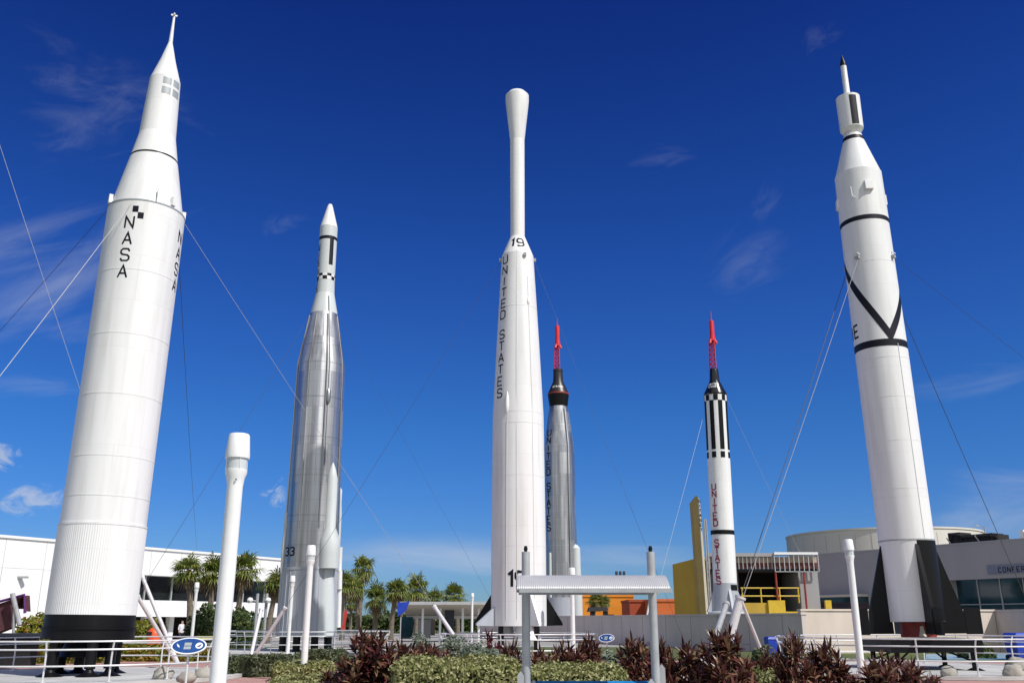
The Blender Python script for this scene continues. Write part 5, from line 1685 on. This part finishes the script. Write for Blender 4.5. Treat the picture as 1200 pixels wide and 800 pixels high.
HG = 'clipped variegated hedges'
hedge('long clipped pale green variegated hedge left of the kiosk post', 456, 611, 15.8, 1.3, .98, 'leaf_variegated', 15000, 1, group=HG)
hedge('lower clipped variegated hedge behind and between the kiosk posts', 612, 737, 16.2, 1.2, .86, 'leaf_variegated', 11000, 2, group=HG)
hedge('low clipped variegated hedge at the foot of the second lamp post', 310, 408, 20.5, 1.2, .46, 'leaf_variegated', 8000, 3, group=HG)
hedge('short variegated hedge behind the second lamp post, before the silver rocket', 318, 388, 27, 1.0, .48, 'leaf_variegated', 5000, 4, .045, group=HG)
hedge('small variegated hedge corner between the tall maroon plant and the reddish one', 885, 925, 17.6, .8, .74, 'leaf_variegated', 3500, 5, group=HG)
hedge('dark olive shrub border left of the silver rocket, with white struts in it', 262, 345, 29, 2.0, .55, 'leaf_olive', 9000, 6, .06, name='shrub_border')
hedge('olive shrub border at the foot of the silver rocket behind the second lamp post', 345, 398, 33, 2.0, .6, 'leaf_olive', 5000, 7, .06, name='shrub_border')
hedge('yellow green croton hedge behind the railing below the ribbed rocket', -60, 110, 38, 1.6, .8, 'leaf_croton', 9000, 8, .08, name='croton_hedge')
hedge('yellow green croton hedge between the ribbed rocket and the tallest lamp post', 112, 256, 40, 1.6, .58, 'leaf_croton', 7000, 9, .08, name='croton_hedge')
SG = 'silver grey rounded shrubs'
dome('silver grey shrub just right of the maroon plants left of the shelter', 491, 25, .45, 1.3, 'leaf_silver', 2500, 21, group=SG)
dome('silver grey shrub under the leaning strut, before the dark column', 530, 27.5, .55, 1.25, 'leaf_silver', 3000, 22, group=SG)
dome('silver grey shrub right of the foot of the leaning strut', 556, 26, .62, 1.05, 'leaf_silver', 3000, 23, group=SG)
dome('low silver grey shrub just left of the plain white post', 574, 24, .45, .95, 'leaf_silver', 2500, 24, group=SG)
dome('silver grey shrub below the smaller oval sign', 713, 22, .32, .95, 'leaf_silver', 2000, 25, group=SG)
dome('grey green shrub in front of the small blue bin', 900, 25, .5, .98, 'leaf_olive', 2500, 26)
dome('low bright green shrub at the bottom edge right of the right kiosk post', 786, 16.2, .34, .52, 'leaf_croton', 1800, 33)
dome('olive green shrub between the tall full maroon plant and the reddish one', 894, 19.5, .36, 1.0, 'leaf_green', 2200, 34)
dome('dark green low shrub right of the launch stand of the black finned rocket', 1145, 44, .8, .7, 'leaf_green', 1800, 27, .07)
dome('rounded green shrub between the canopy and the ribbed rocket', 38, 44, 1.1, 1.95, 'leaf_croton', 3500, 28, .09, name='leafy_shrub')
dome('tall green shrub below the left palms beside the tallest lamp post', 243, 60, 1.5, 2.6, 'leaf_green', 4500, 29, .1, name='leafy_shrub')
dome('green shrub between the tallest lamp post and the floodlight posts', 282, 61, 1.3, 2.4, 'leaf_green', 4000, 30, .1, name='leafy_shrub')
dome('green shrub behind the slanting grey struts', 170, 58, 1.4, 1.8, 'leaf_croton', 4000, 31, .1, name='leafy_shrub')

# palms
def palm(seed, ht, cr, nf=40, dry=14):
    rnd = random.Random(seed)
    t = bpy.data.objects.new('palm_tree', None); C.objects.link(t)
    mb = MB(); pts = []; lean = rnd.uniform(-.12, .12)
    for i in range(9):
        q = i / 8
        pts.append(Vector((lean * ht * q * q, .02 * math.sin(q * 5) , ht * q)))
    rs = [.24 * (1.15 - .3 * (i / 8)) * (1 + .05 * math.sin(i * 7)) for i in range(9)]
    rs[-1] *= 1.25; rs[-2] *= 1.2
    mb.tube(pts, rs, 'bark', 12); mb.build('trunk', t)
    top = pts[-1]
    def frond(m_, az, el, ln, mat_):
        d = Vector((math.cos(az) * math.cos(el), math.sin(az) * math.cos(el), math.sin(el)))
        side = Vector((-math.sin(az), math.cos(az), 0)); nrm = side.cross(d)
        c = top + d * ln * .45 - Vector((0, 0, .05 * ln))
        m_.add([top - side * .02, top + side * .02, c + side * .015, c - side * .015], [(0, 1, 2, 3)], mat_)
        n = 13
        for k in range(n):
            b = R(-105 + 210 * k / (n - 1)) + rnd.uniform(-.06, .06)
            e = (d * math.cos(b) + side * math.sin(b)).normalized()
            l2 = ln * .70 * (1 - .12 * abs(math.sin(b))) * rnd.uniform(.85, 1.2)
            wv = e.cross(nrm).normalized() * .06
            m1 = c + e * l2 * .6 - Vector((0, 0, .03)); m2 = c + e * l2 - Vector((0, 0, l2 * rnd.uniform(.25, .55)))
            m_.add([c, m1 - wv, m2, m1 + wv], [(0, 1, 2, 3)], mat_)
    mb = MB()
    for i in range(nf):
        q = i / nf
        frond(mb, i * 2.399 + rnd.uniform(-.2, .2), R(84 - 118 * q + rnd.uniform(-16, 16)), cr * rnd.choice((.7, .9, 1.0, 1.1, 1.3)) * rnd.uniform(.92, 1.08), 'frond')
    mb.build('crown', t, smooth=False)
    mb = MB()
    for i in range(dry):
        frond(mb, i * 2.399 + .7, R(-56 + rnd.uniform(-24, 20)), cr * rnd.uniform(.6, 1.05), 'frond_dry')
    mb.build('dry_fronds', t, smooth=False)
    return t
palm_p = [palm(31, 5.0, 1.5), palm(32, 5.0, 1.35, 34, 12), palm(33, 5.0, 1.45, 42, 7)]
pal = [ # x, y of the crown centre, Y, crown radius in px, prototype, label
 (229, 668, 66, 19, 0, 'leftmost palm by the arcade building, left of the tallest lamp post'),
 (250, 670, 67, 18, 2, 'palm directly left of the tallest lamp post'),
 (283, 667, 68, 16, 1, 'palm crown showing just right of the tallest lamp post'),
 (318, 684, 72, 17, 0, 'palm tucked against the left side of the silver rocket'),
 (423, 666, 92, 14, 1, 'tallest palm right of the silver rocket with a small round crown'),
 (404, 683, 84, 15, 2, 'stout palm touching the right side of the silver rocket'),
 (422, 689, 90, 13, 0, 'palm with a low crown standing under the tallest palm'),
 (441, 700, 88, 14, 2, 'bushy yellow green palm left of the straight trunked palm'),
 (460, 692, 86, 14, 1, 'straight trunked palm left of the blue board'),
 (489, 690, 110, 15, 2, 'palm whose crown rises behind the left end of the shelter roof'),
 (508, 700, 115, 13, 0, 'low palm crown just above the shelter roof, second from its left end'),
 (537, 697, 112, 13, 1, 'dark palm crown above the right half of the shelter roof'),
 (472, 699, 125, 10, 0, 'small dark palm crown behind the blue board'),
 (412, 707, 120, 9, 1, 'small far palm low between the palm trunks beside the red flag'),
 (694, 703, 104, 9, 0, 'small palm in front of the orange building, left one of two'),
 (709, 705, 104, 8, 2, 'small palm in front of the orange building, right one of two'),
]
usedp = set()
for i, (x, y, Y, rp_, pk, lab) in enumerate(pal):
    c = at(x, y, Y)
    o = palm_p[pk] if pk not in usedp else dup(palm_p[pk])
    usedp.add(pk)
    sxy = rp_ * Y * CP / FPX / (1.5, 1.35, 1.45)[pk] * 1.14
    # crown size and trunk height are set apart: scale the crown parts, stretch the trunk
    o.location = (c.x, Y, 0)
    o.rotation_euler = (0, 0, i * 1.1)
    for ch in o.children:
        if ch.name.startswith('trunk'):
            ch.scale = (min(1.0, sxy), min(1.0, sxy), c.z / 5.0)
        else:
            zs_ = sxy * (.86 + .34 * ((i * 7) % 5) / 4)
            ch.scale = (sxy, sxy * (.9 + .2 * (i % 3) / 2), zs_)
            ch.location = (0, 0, c.z - 5.0 * zs_)
    tag(o, lab, 'palm', 'palms behind the rockets')

# far tree line and dark planting behind
def far_trees(name, x0, x1, Y, h0, h1, mat_, n, size, seed):
    a, b = gxy(x0, Y), gxy(x1, Y)
    rnd = random.Random(seed); mb = MB()
    def sm(r_):
        x = r_.uniform(a.x, b.x)
        hh = h0 + (h1 - h0) * (.5 + .5 * noise.noise(Vector((x * .12, seed, 0)))) + .5 * noise.noise(Vector((x * .6, seed, 0)))
        return Vector((x, Y + r_.uniform(-2.5, 2.5), hh * math.sqrt(r_.random()))), Vector((0, -.6, .5))
    leafcloud(mb, n, sm, size, mat_, seed)
    o = mb.build(name, smooth=False); struct(o, 'stuff'); return tag(o, 'low band of dark green bushes and trees along the far edge', 'trees')
far_trees('distant_trees', 395, 600, 135, 1.6, 3.4, 'leaf_green', 9000, .28, 5)
far_trees('distant_trees', -300, 1700, 230, 2.0, 4.6, 'leaf_green', 16000, .5, 6)['label'] = 'farthest low line of dark green trees on the horizon'

# ------------------------------------------------------------------ two small visitors
def person(label, x, Y, shirt, legs, rz, ht=1.68):
    k = ht / 1.75
    me = bpy.data.meshes.new('person')
    J_ = [((0, 0, .95), .15), ((0, 0, 1.18), .14), ((0, 0, 1.40), .15), ((0, 0, 1.50), .065), ((0, -.02, 1.62), .10), ((0, -.01, 1.72), .075),
          ((-.19, 0, 1.40), .065), ((-.24, -.02, 1.14), .05), ((-.22, -.12, .92), .038), ((-.21, -.15, .84), .035),
          ((.19, 0, 1.40), .065), ((.24, -.02, 1.14), .05), ((.22, -.12, .92), .038), ((.21, -.15, .84), .035),
          ((-.10, 0, .88), .105), ((-.11, -.04, .48), .07), ((-.12, .02, .08), .05), ((-.12, -.12, .04), .04),
          ((.10, 0, .88), .105), ((.11, .02, .48), .07), ((.12, .08, .08), .05), ((.12, -.06, .04), .04)]
    E_ = [(0, 1), (1, 2), (2, 3), (3, 4), (4, 5), (2, 6), (6, 7), (7, 8), (8, 9), (2, 10), (10, 11), (11, 12), (12, 13), (0, 14), (14, 15), (15, 16), (16, 17), (0, 18), (18, 19), (19, 20), (20, 21)]
    me.from_pydata([Vector(p) * k for p, _ in J_], E_, [])
    o = bpy.data.objects.new('person', me); C.objects.link(o)
    md = o.modifiers.new('skin', 'SKIN')
    for i, (_, r_) in enumerate(J_):
        me.skin_vertices[0].data[i].radius = (r_ * k, r_ * k)
    me.skin_vertices[0].data[0].use_root = True
    ss = o.modifiers.new('sub', 'SUBSURF'); ss.levels = 1; ss.render_levels = 1
    dg = bpy.context.evaluated_depsgraph_get()
    m2 = bpy.data.meshes.new_from_object(o.evaluated_get(dg))
    o.modifiers.clear(); o.data = m2
    m2.materials.clear()
    for q in ('skin', shirt, legs, 'hair_dark'): m2.materials.append(M[q])
    for p in m2.polygons:
        z = p.center.z / k; xx = abs(p.center.x) / k
        p.material_index = 3 if z > 1.67 or (z > 1.58 and p.center.y > .03) else 0 if z > 1.47 else 1 if (z > .93 and (xx < .2 or z > 1.12)) else 0 if xx > .18 else 2 if z > .08 else 3
        p.use_smooth = True
    o.location = gxy(x, Y); o.rotation_euler = (0, 0, rz)
    tag(o, label, 'person', 'visitors')
person('person in a pale top walking in shade behind the grey struts', 211, 66, 'shirt_white', 'cloth_dark', R(40))
person('person in dark clothes standing right of the lamp post by the leftmost palm', 236, 64, 'cloth_dark', 'cloth_dark', R(-60))
